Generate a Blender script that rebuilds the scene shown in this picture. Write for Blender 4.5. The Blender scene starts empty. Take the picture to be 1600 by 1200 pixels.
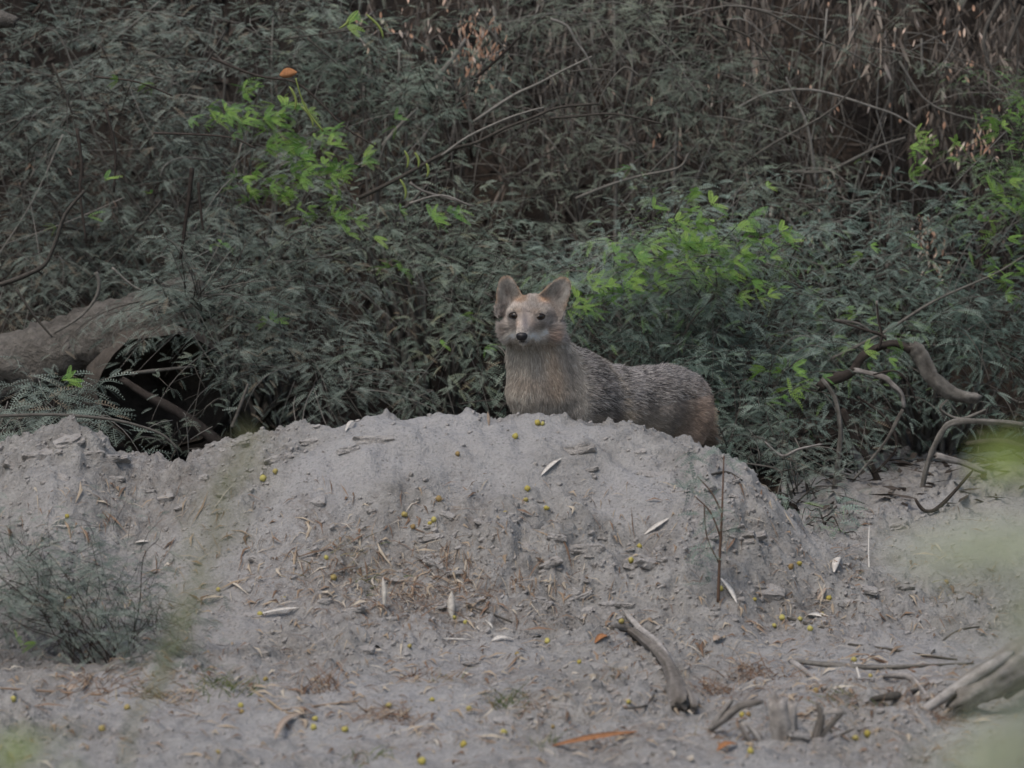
import bpy, math, random
import numpy as np
from mathutils import Vector, Matrix

random.seed(7)
RNG = np.random.default_rng(11)
S = bpy.context.scene
COL = S.collection

# ------------------------------------------------------------------ camera, sky, sun, exposure
F = 7200.0                      # focal length in pixels of the 1600 px wide photograph
CH = 2.0                        # camera height
PITCH = math.radians(7.55)
cam = bpy.data.cameras.new('camera')
camo = bpy.data.objects.new('camera', cam)
COL.objects.link(camo)
camo.location = (0, 0, CH)
camo.rotation_euler = (math.radians(90) - PITCH, 0, 0)
cam.sensor_width = 36
cam.lens = F / 1600 * 36
cam.clip_start = 0.05
cam.clip_end = 2000
cam.dof.use_dof = True
cam.dof.focus_distance = 11.95
cam.dof.aperture_fstop = 5.0
S.camera = camo

W = bpy.data.worlds.new('World')
S.world = W
W.use_nodes = True
wt = W.node_tree
bg = wt.nodes['Background']
sky = wt.nodes.new('ShaderNodeTexSky')
sky.sky_type = 'NISHITA'
sky.sun_disc = False
SUN_EL, SUN_AZ = math.radians(62), math.radians(215)   # azimuth measured from +Y clockwise
sky.sun_elevation = SUN_EL
sky.sun_rotation = SUN_AZ
sky.air_density = 1.3
sky.dust_density = 3.5
sky.ozone_density = 1.0
wt.links.new(sky.outputs[0], bg.inputs[0])
bg.inputs[1].default_value = 0.13
sun = bpy.data.lights.new('sun', 'SUN')
suno = bpy.data.objects.new('sun', sun)
COL.objects.link(suno)
sun.energy = 1.5
sun.angle = math.radians(24)
sun.color = (1.0, 0.95, 0.90)
sd = Vector((math.sin(SUN_AZ) * math.cos(SUN_EL), math.cos(SUN_AZ) * math.cos(SUN_EL), math.sin(SUN_EL)))
suno.rotation_euler = sd.to_track_quat('Z', 'Y').to_euler()
S.view_settings.view_transform = 'Standard'
S.view_settings.look = 'None'
S.view_settings.gamma = 1
S.view_settings.use_curve_mapping = False
S.view_settings.exposure = 0.14

# ------------------------------------------------------------------ projection helpers
cP, sP = math.cos(PITCH), math.sin(PITCH)

def ray(u, v):
    x = (u - 800) / F
    yu = (600 - v) / F
    return np.array([x, cP + yu * sP, -sP + yu * cP])

def P(u, v, Y):
    """world point at world depth Y where the photograph shows pixel (u, v)"""
    d = ray(u, v)
    return np.array([0, 0, CH]) + d * (Y / d[1])

def px(n, Y=12.0):
    return n * Y / F

# ------------------------------------------------------------------ noise
def _hash(ix, iy, seed):
    h = (ix.astype(np.int64) * 374761393 + iy.astype(np.int64) * 668265263 + seed * 1442695041) & 0x7fffffff
    h = ((h ^ (h >> 13)) * 1274126177) & 0x7fffffff
    return ((h ^ (h >> 16)) & 0xffff) / 65535.0

def noise(x, y, seed=0):
    """gradient noise, about -1..1"""
    x = np.asarray(x, float); y = np.asarray(y, float)
    ix, iy = np.floor(x), np.floor(y)
    fx, fy = x - ix, y - iy
    ux, uy = fx * fx * (3 - 2 * fx), fy * fy * (3 - 2 * fy)
    def g(dx, dy):
        a = _hash(ix + dx, iy + dy, seed) * 2 * math.pi
        return np.cos(a) * (fx - dx) + np.sin(a) * (fy - dy)
    n0 = g(0, 0) * (1 - ux) + g(1, 0) * ux
    n1 = g(0, 1) * (1 - ux) + g(1, 1) * ux
    return (n0 * (1 - uy) + n1 * uy) * 1.5

def fbm(x, y, seed=0, octv=4, gain=0.5):
    s, a = 0, 1.0
    for o in range(octv):
        s = s + a * noise(np.asarray(x) * 2 ** o, np.asarray(y) * 2 ** o, seed + 17 * o)
        a *= gain
    return s

def sstep(a, b, x):
    t = np.clip((x - a) / (b - a), 0, 1)
    return t * t * (3 - 2 * t)

# ------------------------------------------------------------------ mesh building
class MB:
    def __init__(s):
        s.v = []; s.f = []; s.n = 0; s.a = []
    def add(s, v, f, a=0.0):
        v = np.asarray(v, float).reshape(-1, 3)
        s.v.append(v)
        s.f += [tuple(i + s.n for i in q) for q in f]
        s.n += len(v)
        s.a.append(np.full(len(v), a) if np.isscalar(a) else np.asarray(a, float))
    def mesh(s, name, mat, smooth=True, origin=None):
        me = bpy.data.meshes.new(name)
        v = np.concatenate(s.v) if s.v else np.zeros((0, 3))
        if origin is not None:
            v = v - np.asarray(origin)
        me.from_pydata(v.tolist(), [], s.f)
        at = me.attributes.new('v', 'FLOAT', 'POINT')
        at.data.foreach_set('value', np.concatenate(s.a).astype(np.float32) if s.a else [])
        me.materials.append(mat)
        if smooth:
            me.polygons.foreach_set('use_smooth', [True] * len(me.polygons))
        return me

def link(name, me, parent=None, loc=None):
    o = bpy.data.objects.new(name, me)
    COL.objects.link(o)
    if loc is not None:
        o.location = loc
    if parent is not None:
        o.parent = parent
    return o

def tag(o, label=None, cat=None, group=None, kind=None):
    if label: o['label'] = label
    if cat: o['category'] = cat
    if group: o['group'] = group
    if kind: o['kind'] = kind
    return o

def smooth_path(pts, rad, n=4):
    pts = [np.asarray(p, float) for p in pts]
    out, ro = [], []
    N = len(pts)
    for i in range(N - 1):
        p0 = pts[max(i - 1, 0)]; p1 = pts[i]; p2 = pts[i + 1]; p3 = pts[min(i + 2, N - 1)]
        for k in range(n):
            t = k / n
            out.append(0.5 * ((2 * p1) + (-p0 + p2) * t + (2 * p0 - 5 * p1 + 4 * p2 - p3) * t * t + (-p0 + 3 * p1 - 3 * p2 + p3) * t ** 3))
            ro.append(rad[i] * (1 - t) + rad[i + 1] * t)
    out.append(pts[-1]); ro.append(rad[-1])
    return np.array(out), np.array(ro)

def tube(mb, pts, rad, sides=6, a=0.0, rough=0.0, rnd=random):
    pts = np.asarray(pts, float); n = len(pts)
    if np.isscalar(rad): rad = [rad] * n
    tan = np.gradient(pts, axis=0)
    tan /= np.linalg.norm(tan, axis=1)[:, None] + 1e-9
    ref = np.array([0, 0, 1.0]) if abs(tan[0][2]) < .8 else np.array([1.0, 0, 0])
    vs = []
    A = np.cross(tan[0], ref); A /= np.linalg.norm(A)
    ph = rnd.random() * 6
    lob = [1 + rough * rnd.uniform(-1, 1) for _ in range(sides)]
    for i in range(n):
        A = A - tan[i] * np.dot(A, tan[i]); A /= np.linalg.norm(A) + 1e-9
        B = np.cross(tan[i], A)
        for k in range(sides):
            t = ph + 2 * math.pi * k / sides
            r = rad[i] * lob[k] * (1 + rough * rnd.uniform(-.5, .5))
            vs.append(pts[i] + (A * math.cos(t) + B * math.sin(t)) * r)
    fs = []
    for i in range(n - 1):
        for k in range(sides):
            k2 = (k + 1) % sides
            fs.append((i * sides + k, i * sides + k2, (i + 1) * sides + k2, (i + 1) * sides + k))
    fs.append(tuple(reversed(range(sides))))
    fs.append(tuple((n - 1) * sides + k for k in range(sides)))
    mb.add(vs, fs, a)

def branch_uv(mb, uv, Y, rpx, sides=6, a=None, rough=.12, n=4, Y2=None, wob=0.0, taper=.6):
    """tube along photograph pixels uv at depth Y (to Y2)"""
    m = len(uv)
    pts = []
    for i, q in enumerate(uv):
        y = q[2] if len(q) > 2 else Y + ((Y2 if Y2 is not None else Y) - Y) * i / max(1, m - 1)
        p = P(q[0], q[1], y)
        p = p + np.array([random.uniform(-1, 1), 2 * random.uniform(-1, 1), random.uniform(-1, 1)]) * wob
        pts.append(p)
    r = rpx if not np.isscalar(rpx) else [rpx * (1 - (1 - taper) * i / (m - 1)) for i in range(m)]
    pt, rr = smooth_path(pts, [px(q, Y) for q in r], n)
    tube(mb, pt, rr, sides, random.random() if a is None else a, rough)
    return pt

# ------------------------------------------------------------------ materials
def newmat(name):
    m = bpy.data.materials.new(name)
    m.use_nodes = True
    nt = m.node_tree
    b = nt.nodes['Principled BSDF']
    b.inputs['Roughness'].default_value = 0.9
    b.inputs['Specular IOR Level'].default_value = 0.15
    return m, nt, b

def node(nt, t, **kw):
    n = nt.nodes.new(t)
    for k, v in kw.items():
        setattr(n, k, v)
    return n

def ramp(nt, stops):
    r = nt.nodes.new('ShaderNodeValToRGB')
    el = r.color_ramp.elements
    while len(el) < len(stops): el.new(0.5)
    for e, (p, c) in zip(el, stops):
        e.position = p; e.color = (*c, 1)
    return r

def tex(nt, kind, scale, detail=4, co=None, rough=.55, stretch=None):
    t = nt.nodes.new('ShaderNodeTexNoise' if kind == 'n' else 'ShaderNodeTexVoronoi')
    t.inputs['Scale'].default_value = scale
    if kind == 'n':
        t.inputs['Detail'].default_value = detail
        t.inputs['Roughness'].default_value = rough
    if co is not None:
        if stretch:
            mp = nt.nodes.new('ShaderNodeMapping')
            mp.inputs['Scale'].default_value = stretch
            nt.links.new(co, mp.inputs[0])
            co = mp.outputs[0]
        nt.links.new(co, t.inputs['Vector'])
    return t

def mixc(nt, fac, a, b, mode='MIX'):
    m = nt.nodes.new('ShaderNodeMix')
    m.data_type = 'RGBA'; m.blend_type = mode
    for s, val in ((0, fac), (6, a), (7, b)):
        if hasattr(val, 'links') or hasattr(val, 'is_linked'):
            nt.links.new(val, m.inputs[s])
        else:
            m.inputs[s].default_value = val if s == 0 else (*val, 1)
    return m.outputs[2]

def mathn(nt, op, a, b=0.0, clamp=False):
    m = nt.nodes.new('ShaderNodeMath'); m.operation = op; m.use_clamp = clamp
    for i, val in enumerate((a, b)):
        if hasattr(val, 'is_linked'): nt.links.new(val, m.inputs[i])
        else: m.inputs[i].default_value = val
    return m.outputs[0]

def bump(nt, b, h, dist, strength=1.0):
    bp = nt.nodes.new('ShaderNodeBump')
    bp.inputs['Distance'].default_value = dist
    bp.inputs['Strength'].default_value = strength
    nt.links.new(h, bp.inputs['Height'])
    nt.links.new(bp.outputs[0], b.inputs['Normal'])

def soil_mat(name, light, dark, pale, litter=(.12, .085, .06), use_attr=True):
    m, nt, b = newmat(name)
    co = node(nt, 'ShaderNodeNewGeometry').outputs['Position']
    n1 = tex(nt, 'n', 3.0, 5, co)
    n2 = tex(nt, 'n', 26, 6, co, .65)
    n3 = tex(nt, 'n', 130, 4, co, .7)
    r1 = ramp(nt, [(.30, dark), (.58, light)])
    n6 = tex(nt, 'n', 8.5, 5, co, .6)
    nt.links.new(mathn(nt, 'ADD', mathn(nt, 'MULTIPLY', n2.outputs[0], .55), mathn(nt, 'MULTIPLY', n6.outputs[0], .45)), r1.inputs[0])
    f1 = mathn(nt, 'MULTIPLY', mathn(nt, 'SUBTRACT', n1.outputs[0], .45, True), 2.2, True)
    c = mixc(nt, f1, r1.outputs[0], pale)
    if use_attr:
        at = node(nt, 'ShaderNodeAttribute', attribute_name='v')
        c = mixc(nt, at.outputs['Fac'], c, pale)
        at2 = node(nt, 'ShaderNodeAttribute', attribute_name='litter')
        n5 = tex(nt, 'n', 55, 5, co, .7)
        fl = mathn(nt, 'MULTIPLY', at2.outputs['Fac'], mathn(nt, 'MULTIPLY', mathn(nt, 'SUBTRACT', n5.outputs[0], .42, True), 5.0, True))
        c = mixc(nt, fl, c, litter)
    r3 = ramp(nt, [(.33, (.72, .72, .72)), (.5, (1, 1, 1)), (.75, (1.1, 1.1, 1.1))])
    nt.links.new(n3.outputs[0], r3.inputs[0])
    c = mixc(nt, .8, c, r3.outputs[0], 'MULTIPLY')
    # dark grains and little crumbs
    vo = tex(nt, 'v', 75, co=co)
    rv = ramp(nt, [(.14, (.42, .41, .40)), (.30, (1, 1, 1))])
    nt.links.new(vo.outputs['Distance'], rv.inputs[0])
    nm = tex(nt, 'n', 9, 3, co)
    fm = mathn(nt, 'MULTIPLY', mathn(nt, 'SUBTRACT', nm.outputs[0], .42, True), 3.5, True)
    c = mixc(nt, fm, c, mixc(nt, 1.0, c, rv.outputs[0], 'MULTIPLY'))
    nt.links.new(c, b.inputs['Base Color'])
    b.inputs['Roughness'].default_value = 1.0
    b.inputs['Specular IOR Level'].default_value = 0.05
    h = mathn(nt, 'ADD', n3.outputs[0], mathn(nt, 'MULTIPLY', n2.outputs[0], 1.6))
    bump(nt, b, h, .009, 1.0)
    return m

M_SOIL = soil_mat('grey_soil', (.335, .323, .303), (.155, .147, .136), (.37, .36, .352))
M_CLOD = soil_mat('soil_clod', (.40, .375, .35), (.27, .25, .23), (.41, .39, .375), use_attr=False)
M_BANK_SHADE = soil_mat('litter_painted_shade', (.024, .020, .017), (.009, .008, .007), (.035, .03, .026))  # leaf litter with the thicket's shade painted into its near-black colour

def attr_mat(name, stops, rough=.8, spec=.2, trans=0.0, grain=None, bumpd=0.0, obj_rand=False):
    m, nt, b = newmat(name)
    at = node(nt, 'ShaderNodeAttribute', attribute_name='v')
    src = at.outputs['Fac']
    if obj_rand:
        oi = node(nt, 'ShaderNodeObjectInfo')
        src = mathn(nt, 'FRACT', mathn(nt, 'ADD', src, oi.outputs['Random']))
    r = ramp(nt, stops)
    nt.links.new(src, r.inputs[0])
    c = r.outputs[0]
    co = node(nt, 'ShaderNodeTexCoord').outputs['Object']
    if grain:
        g = tex(nt, 'n', grain, 5, co, .7)
        rg = ramp(nt, [(.3, (.55, .55, .55)), (.7, (1.25, 1.25, 1.25))])
        nt.links.new(g.outputs[0], rg.inputs[0])
        c = mixc(nt, .9, c, rg.outputs[0], 'MULTIPLY')
        if bumpd: bump(nt, b, g.outputs[0], bumpd)
    nt.links.new(c, b.inputs['Base Color'])
    b.inputs['Roughness'].default_value = rough
    b.inputs['Specular IOR Level'].default_value = spec
    if trans:
        tr = node(nt, 'ShaderNodeBsdfTranslucent')
        nt.links.new(c, tr.inputs['Color'])
        mx = node(nt, 'ShaderNodeMixShader')
        mx.inputs[0].default_value = trans
        nt.links.new(b.outputs[0], mx.inputs[1]); nt.links.new(tr.outputs[0], mx.inputs[2])
        nt.links.new(mx.outputs[0], nt.nodes['Material Output'].inputs['Surface'])
    return m

def lf(*c): return c
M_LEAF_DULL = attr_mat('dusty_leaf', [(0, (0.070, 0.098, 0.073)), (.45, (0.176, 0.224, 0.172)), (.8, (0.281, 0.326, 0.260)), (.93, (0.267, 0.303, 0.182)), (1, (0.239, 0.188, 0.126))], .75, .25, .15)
M_LEAF_DARK = attr_mat('dark_leaf', [(0, (0.059, 0.078, 0.063)), (.5, (0.151, 0.184, 0.152)), (.9, (0.239, 0.275, 0.233)), (1, (0.211, 0.174, 0.126))], .75, .25, .12)  # darker grey-green leaf tone
M_LEAF_BLUE = attr_mat('bluish_leaf', [(0, (0.070, 0.112, 0.088)), (.45, (0.168, 0.224, 0.182)), (.85, (0.267, 0.326, 0.274)), (1, (0.183, 0.289, 0.098))], .7, .3, .15)
M_LEAF_GREEN = attr_mat('green_leaf', [(0, (.06, .11, .05)), (.4, (.10, .18, .06)), (.7, (.13, .16, .12)), (1, (.16, .30, .06))], .65, .3, .2)
M_LEAF_PALE = attr_mat('pale_dusty_leaf', [(0, (0.095, 0.121, 0.093)), (.5, (0.152, 0.179, 0.138)), (1, (0.200, 0.220, 0.166))], .8, .2, .15)
M_FRESH = attr_mat('fresh_leaf', [(0, (.10, .22, .05)), (.5, (.18, .33, .06)), (1, (.27, .40, .085))], .55, .35, .3, obj_rand=True)
M_BARK = attr_mat('grey_bark', [(0, (.06, .053, .045)), (.5, (.13, .12, .105)), (1, (.22, .205, .182))], .95, .1, grain=60, bumpd=.003)
M_BARKD = attr_mat('dark_bark', [(0, (.028, .023, .02)), (1, (.07, .058, .05))], .95, .1, grain=60, bumpd=.002)
M_DEAD = attr_mat('weathered_deadwood', [(0, (.13, .115, .10)), (.5, (.22, .20, .18)), (1, (.36, .335, .31))], .95, .1, grain=45, bumpd=.004)
M_DRYLEAF = attr_mat('hanging_dead_leaf', [(0, (.022, .018, .015)), (.5, (.095, .078, .065)), (.85, (.22, .185, .155)), (1, (.40, .34, .285))], .9, .1, .15)
M_SUNSPOT = attr_mat('painted_sunspot_leaf', [(0, (.50, .28, .18)), (.6, (.78, .52, .37)), (1, (.88, .76, .66))], .9, .1, .3)  # sunlit spots of the thicket painted as bright warm leaf colour
M_STRAW = attr_mat('straw', [(0, (.20, .13, .085)), (.4, (.27, .19, .13)), (.7, (.36, .29, .20)), (1, (.10, .12, .05))], .9, .1, .1)
M_RUST = attr_mat('rusty_dry_grass', [(0, (.15, .09, .06)), (.5, (.22, .145, .10)), (1, (.31, .24, .175))], .9, .1, .1)
M_GRASSG = attr_mat('green_grass', [(0, (.06, .085, .03)), (.6, (.12, .15, .05)), (1, (.30, .25, .15))], .8, .2, .15)
M_WHITE = attr_mat('bleached_leaf', [(0, (.50, .46, .40)), (1, (.68, .64, .58))], .8, .2, grain=90)
M_TAN = attr_mat('tan_leaf', [(0, (.32, .24, .18)), (1, (.42, .34, .27))], .85, .15, grain=90)
M_ORANGE = attr_mat('orange_brown_pod', [(0, (.30, .125, .05)), (1, (.38, .19, .09))], .8, .2, grain=70)
M_FRUIT = attr_mat('yellow_fruit', [(0, (.36, .29, .06)), (.5, (.44, .39, .12)), (1, (.26, .17, .07))], .6, .3, grain=200, obj_rand=True)
M_BLURG = attr_mat('pale_fresh_leaf', [(0, (.50, .55, .36)), (1, (.66, .68, .50))], .7, .2, .3)
M_BLURY = attr_mat('yellow_green_leaf', [(0, (.30, .40, .09)), (1, (.38, .45, .15))], .7, .2, .35)
M_PLUME = attr_mat('olive_plume', [(0, (.17, .20, .07)), (.6, (.30, .30, .16)), (1, (.38, .35, .24))], .8, .2, .25)

# ------------------------------------------------------------------ terrain
SIL = [(-500, 760), (-300, 735), (-120, 722), (0, 712), (30, 700), (60, 682), (95, 669), (130, 673), (160, 690), (185, 704), (215, 714), (260, 714), (300, 703),
       (340, 692), (380, 684), (420, 673), (470, 661), (530, 652), (590, 642), (640, 646), (700, 650), (760, 652), (800, 649), (850, 648),
       (900, 652), (950, 659), (1000, 670), (1050, 682), (1100, 699), (1150, 722), (1180, 746), (1210, 772), (1235, 795), (1260, 816),
       (1300, 845), (1340, 870), (1405, 905)]
YC = 11.35
SX = np.array([P(u, v, YC)[0] for u, v in SIL]); SZ = np.array([P(u, v, YC)[2] for u, v in SIL])
SZ = SZ - .012

def mound_h(x, y):
    yc = YC + .05 * noise(x * 2.1, x * 0 + 3.3, 5) - .10 * sstep(.1, .9, x)
    xs = x + .010 * noise(x * 9, y * 9, 31)
    hc = np.interp(xs, SX, SZ, left=.12, right=0.0)
    hc = hc * sstep(-2.6, -1.9, x)
    hc = np.maximum(hc, 0)
    k = hc / .42
    wf = .30 + .62 * k; wb = .22 + .30 * k
    t = np.where(y < yc, (yc - y) / wf, (y - yc) / wb)
    t = t * (1 + .16 * noise(x * 3, y * 3, 8))
    t = np.clip(t, 0, 1)
    p = 1 - sstep(0, 1, t ** .92)
    return hc * p

def rough_map(x, y):
    """how crumbly the soil is, 0 smooth .. 1 crumbly"""
    r = .62 + .75 * fbm(x * 2.2, y * 1.6, 44, 2) - .28 * (1 - sstep(10.2, 10.7, y))
    for (u, v, Y, su, sy) in ((690, 740, 11.15, .24, .14), (990, 780, 11.05, .10, .10), (520, 760, 11.1, .10, .08), (880, 665, 11.3, .15, .06), (640, 690, 11.3, .16, .08)):
        c = P(u, v, Y)
        r = r - 1.0 * np.exp(-((x - c[0]) / su) ** 2 - ((y - c[1]) / sy) ** 2)
    for (u, v, Y, su, sy) in ((90, 700, 11.3, .22, .2), (880, 860, 10.9, .22, .12), (1120, 850, 11.0, .15, .2)):
        c = P(u, v, Y)
        r = r + .7 * np.exp(-((x - c[0]) / su) ** 2 - ((y - c[1]) / sy) ** 2)
    return np.clip(r, 0.04, 1.25)

STAMPS = []
_r = np.random.default_rng(3)
for i in range(4200):
    x = _r.uniform(-1.35, 1.35); y = _r.uniform(9.1, 12.3)
    STAMPS.append((x, y, _r.uniform(.007, .02) * (2.1 if _r.random() < .14 else 1), _r.uniform(.3, .75), _r.uniform(0, 3.14), _r.uniform(.5, 1)))

_SK = None
for i in range(300):
    x = _r.uniform(-1.35, 1.35); y = _r.uniform(9.1, 12.0)
    STAMPS.append((x, y, _r.uniform(.020, .050), 2.0, _r.uniform(0, 3.14), _r.uniform(.55, 1)))

def stamp_grid(xs, ys, Z, R):
    """raise little crusty lumps and dents out of the height grid"""
    dx = xs[1] - xs[0]
    Z00 = Z.copy()
    KS = R(np.array([q[0] for q in STAMPS]), np.array([q[1] for q in STAMPS]))
    for (x, y, r, h, an, asp), kk in zip(STAMPS, KS):
        if not (xs[0] < x < xs[-1] and ys[0] < y < ys[-1]): continue
        i0, i1 = np.searchsorted(xs, [x - r * 1.3, x + r * 1.3]); j0, j1 = np.searchsorted(ys, [y - r * 1.3, y + r * 1.3])
        if i1 - i0 < 2 or j1 - j0 < 1: continue
        X, Y = np.meshgrid(xs[i0:i1], ys[j0:j1])
        a = (X - x) * math.cos(an) + (Y - y) * math.sin(an); b = (-(X - x) * math.sin(an) + (Y - y) * math.cos(an)) / asp
        d = np.sqrt(a * a + b * b) / r + .25 * noise(X * 60, Y * 60, 3)
        k = kk
        if h > 1:
            if k > .55: Z[j0:j1, i0:i1] += r * .30 * min(1, (k - .45) * 2) * (1 - sstep(.72, 1.0, d)) * (1 + .3 * noise(X * 45, Y * 45, 12))
        elif h > .42:
            Z[j0:j1, i0:i1] += r * h * 1.15 * min(k, 1) * (1 - sstep(.62, 1.0, d))
        else:
            Z[j0:j1, i0:i1] -= r * h * 1.9 * min(k, 1) * (1 - sstep(.2, 1.0, d))
    Z[:] = Z00 + .022 * np.tanh((Z - Z00) / .022)
    return Z

def base_h(x, y):
    z = .018 * fbm(x * 1.3, y * 1.3, 2, 3)
    # a low bank of soil at the right, behind the mound
    z = z + .07 * np.exp(-((x - 1.35) / .45) ** 2 - ((y - 12.75) / .35) ** 2)
    # the bank that the thicket stands on
    bank = np.clip(y - 14.3, 0, 4.2)
    z = z + .72 * bank * sstep(0, .8, bank) + .25 * fbm(x * .9, y * .9, 9, 3) * sstep(13.8, 15, y)
    z = z + .03 * np.clip(y - 18.5, 0, 400)
    z = z + .25 * fbm(x * .12, y * .12, 21, 2) * sstep(6, 12, np.hypot(x, y - 10.5))
    return z

def detail_h(x, y):
    r = rough_map(x, y)
    near = 1.15 - 1.15 * sstep(2.0, 4.0, np.hypot(x, (y - 11) * .8))
    n1 = fbm(x * 9, y * 9, 61, 3)
    n2 = fbm(x * 30, y * 26, 71, 3, .6)
    rid = 1 - np.abs(noise(x * 17, y * 15, 81)) * 1.6
    z = .016 * n1 + (.009 * n2 + .013 * np.clip(rid, 0, 1) ** 2) * r
    # cracked crust: plates that stand a few mm proud with sharp little steps
    q = fbm(x * 12, y * 12, 91, 3)
    z = z + .015 * r * (np.floor(q * 3) / 3 + .5 * sstep(.0, .12, (q * 3) % 1) / 3)
    return z * near

def grid_mesh(name, xs, ys, Z, mat, mask=None, vattr=None, litter=None):
    X, Y = np.meshgrid(xs, ys)
    ny, nx = X.shape
    co = np.stack([X, Y, Z], -1).reshape(-1, 3)
    idx = np.arange(ny * nx).reshape(ny, nx)
    q = np.stack([idx[:-1, :-1], idx[:-1, 1:], idx[1:, 1:], idx[1:, :-1]], -1).reshape(-1, 4)
    if mask is not None:
        mk = mask.reshape(-1)
        q = q[mk[q].any(axis=1)]
        used = np.unique(q)
        re = np.full(len(co), -1); re[used] = np.arange(len(used))
        co = co[used]; q = re[q]
        if vattr is not None: vattr = vattr.reshape(-1)[used]
        if litter is not None: litter = litter.reshape(-1)[used]
    me = bpy.data.meshes.new(name)
    fast_mesh(me, co, q)
    for nm, arr in (('v', vattr), ('litter', litter)):
        a = me.attributes.new(nm, 'FLOAT', 'POINT')
        if arr is not None: a.data.foreach_set('value', np.asarray(arr, np.float32).reshape(-1))
    me.materials.append(mat)
    return me

def fast_mesh(me, co, quads):
    nq, k = quads.shape
    me.vertices.add(len(co)); me.loops.add(nq * k); me.polygons.add(nq)
    me.vertices.foreach_set('co', np.asarray(co, np.float32).reshape(-1))
    me.loops.foreach_set('vertex_index', quads.astype(np.int32).reshape(-1))
    me.polygons.foreach_set('loop_start', np.arange(0, nq * k, k, dtype=np.int32))
    me.polygons.foreach_set('use_smooth', np.ones(nq, bool))
    me.update(calc_edges=True)

def pale_attr(X, Y):
    return np.clip(1.0 - rough_map(X, Y) * 1.8, 0, 1) * .7

def litter_attr(X, Y):
    l = sstep(.05, .5, fbm(X * 2.6, Y * 2.0, 120, 3)) * .55
    for (u, v, Yd, su, sy, k) in ((520, 870, 10.8, .30, .15, .8), (760, 920, 10.65, .28, .10, .8), (600, 930, 10.6, .2, .1, .6), (160, 1000, 10.3, .25, .25, .6), (1180, 1050, 10.0, .2, .1, .7)):
        c = P(u, v, Yd)
        l = l + k * np.exp(-((X - c[0]) / su) ** 2 - ((Y - c[1]) / sy) ** 2)
    return np.clip(l * .6, 0, 1)

# ground sheet: fine where the photograph looks, coarser to the horizon
gx = np.concatenate([-np.geomspace(400, 1.5, 40), np.arange(-1.42, 1.5, .0065), np.geomspace(1.56, 400, 40)])
gy = np.concatenate([-np.geomspace(300, 1, 24), np.linspace(0, 8.8, 30), np.arange(8.9, 13.0, .0145), np.arange(13.02, 19, .07), np.geomspace(19.2, 600, 30)])
GX, GY = np.meshgrid(gx, gy)
GM = mound_h(GX, GY)
GZ = base_h(GX, GY) + detail_h(GX, GY)
fx0, fx1 = np.searchsorted(gx, [-1.42, 1.5]); fy0, fy1 = np.searchsorted(gy, [8.9, 13.0])
sub = GZ[fy0:fy1, fx0:fx1].copy()
stamp_grid(gx[fx0:fx1], gy[fy0:fy1], sub, rough_map)
GZ[fy0:fy1, fx0:fx1] = sub
GZ = GZ - np.minimum(.03, np.maximum(0, GM - .004) * 2.0)
GZ0 = GZ.copy()
gl = litter_attr(GX, GY)
bank_shade_mask = np.clip(sstep(12.6, 13.4, GY) * (GX < 1.0) + sstep(13.2, 13.9, GY) + (GX > .35) * (GX < .74 + .10 * noise(GX * 4, GY * 4, 55)) * (GY > 12.0 + .1 * noise(GX * 9, GY * 9, 57)) + (GY > 12.1) * (GX < .5) * 1.0, 0, 1)  # also paints the shade behind the mound's right slope as dark ground
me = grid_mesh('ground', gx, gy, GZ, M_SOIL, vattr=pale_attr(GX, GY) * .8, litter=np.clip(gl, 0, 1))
me.materials.append(M_BANK_SHADE)
mid = (bank_shade_mask[:-1, :-1].reshape(-1) > .5).astype(np.int32)
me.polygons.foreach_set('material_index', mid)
ground = tag(link('ground', me), kind='structure')

mx_ = np.arange(-1.95, 1.25, .0052); my_ = np.arange(10.05, 12.02, .0075)
MX, MY = np.meshgrid(mx_, my_)
MM = mound_h(MX, MY)
MZ = base_h(MX, MY) + detail_h(MX, MY) + MM + .012 * fbm(MX * 5, MY * 5, 140, 3) * np.clip(MM * 8, 0, 1)
stamp_grid(mx_, my_, MZ, rough_map)
mound_mask = MM > .0005
me = grid_mesh('dirt_mound', mx_, my_, MZ, M_SOIL, mask=mound_mask, vattr=pale_attr(MX, MY), litter=litter_attr(MX, MY))
mound = tag(link('dirt_mound', me), 'long low mound of crusted pale grey soil that the jackal stands behind', 'mound')

# one combined height grid for standing things on the surface
hx = np.arange(-1.42, 1.5, .0065); hy = np.arange(8.9, 13.9, .008)
def _bil(xs, ys, Z, X, Y):
    i = np.clip(np.searchsorted(xs, X) - 1, 0, len(xs) - 2); j = np.clip(np.searchsorted(ys, Y) - 1, 0, len(ys) - 2)
    tx = (X - xs[i]) / (xs[i + 1] - xs[i]); ty = (Y - ys[j]) / (ys[j + 1] - ys[j])
    return (Z[j, i] * (1 - tx) + Z[j, i + 1] * tx) * (1 - ty) + (Z[j + 1, i] * (1 - tx) + Z[j + 1, i + 1] * tx) * ty
HX, HY = np.meshgrid(hx, hy)
HZ = _bil(gx, gy, GZ0, HX, HY)
_in = (HX > mx_[0]) & (HX < mx_[-1]) & (HY > my_[0]) & (HY < my_[-1]) & (mound_h(HX, HY) > .0015)
HZ = np.where(_in, np.maximum(HZ, _bil(mx_, my_, MZ, HX, HY)), HZ)
RM = rough_map(HX, HY); MH = mound_h(HX, HY)
def _near(Z, x, y):
    return float(Z[min(max(int(round((y - hy[0]) / .008)), 0), len(hy) - 1), min(max(int(round((x - hx[0]) / .0065)), 0), len(hx) - 1)])

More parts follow.
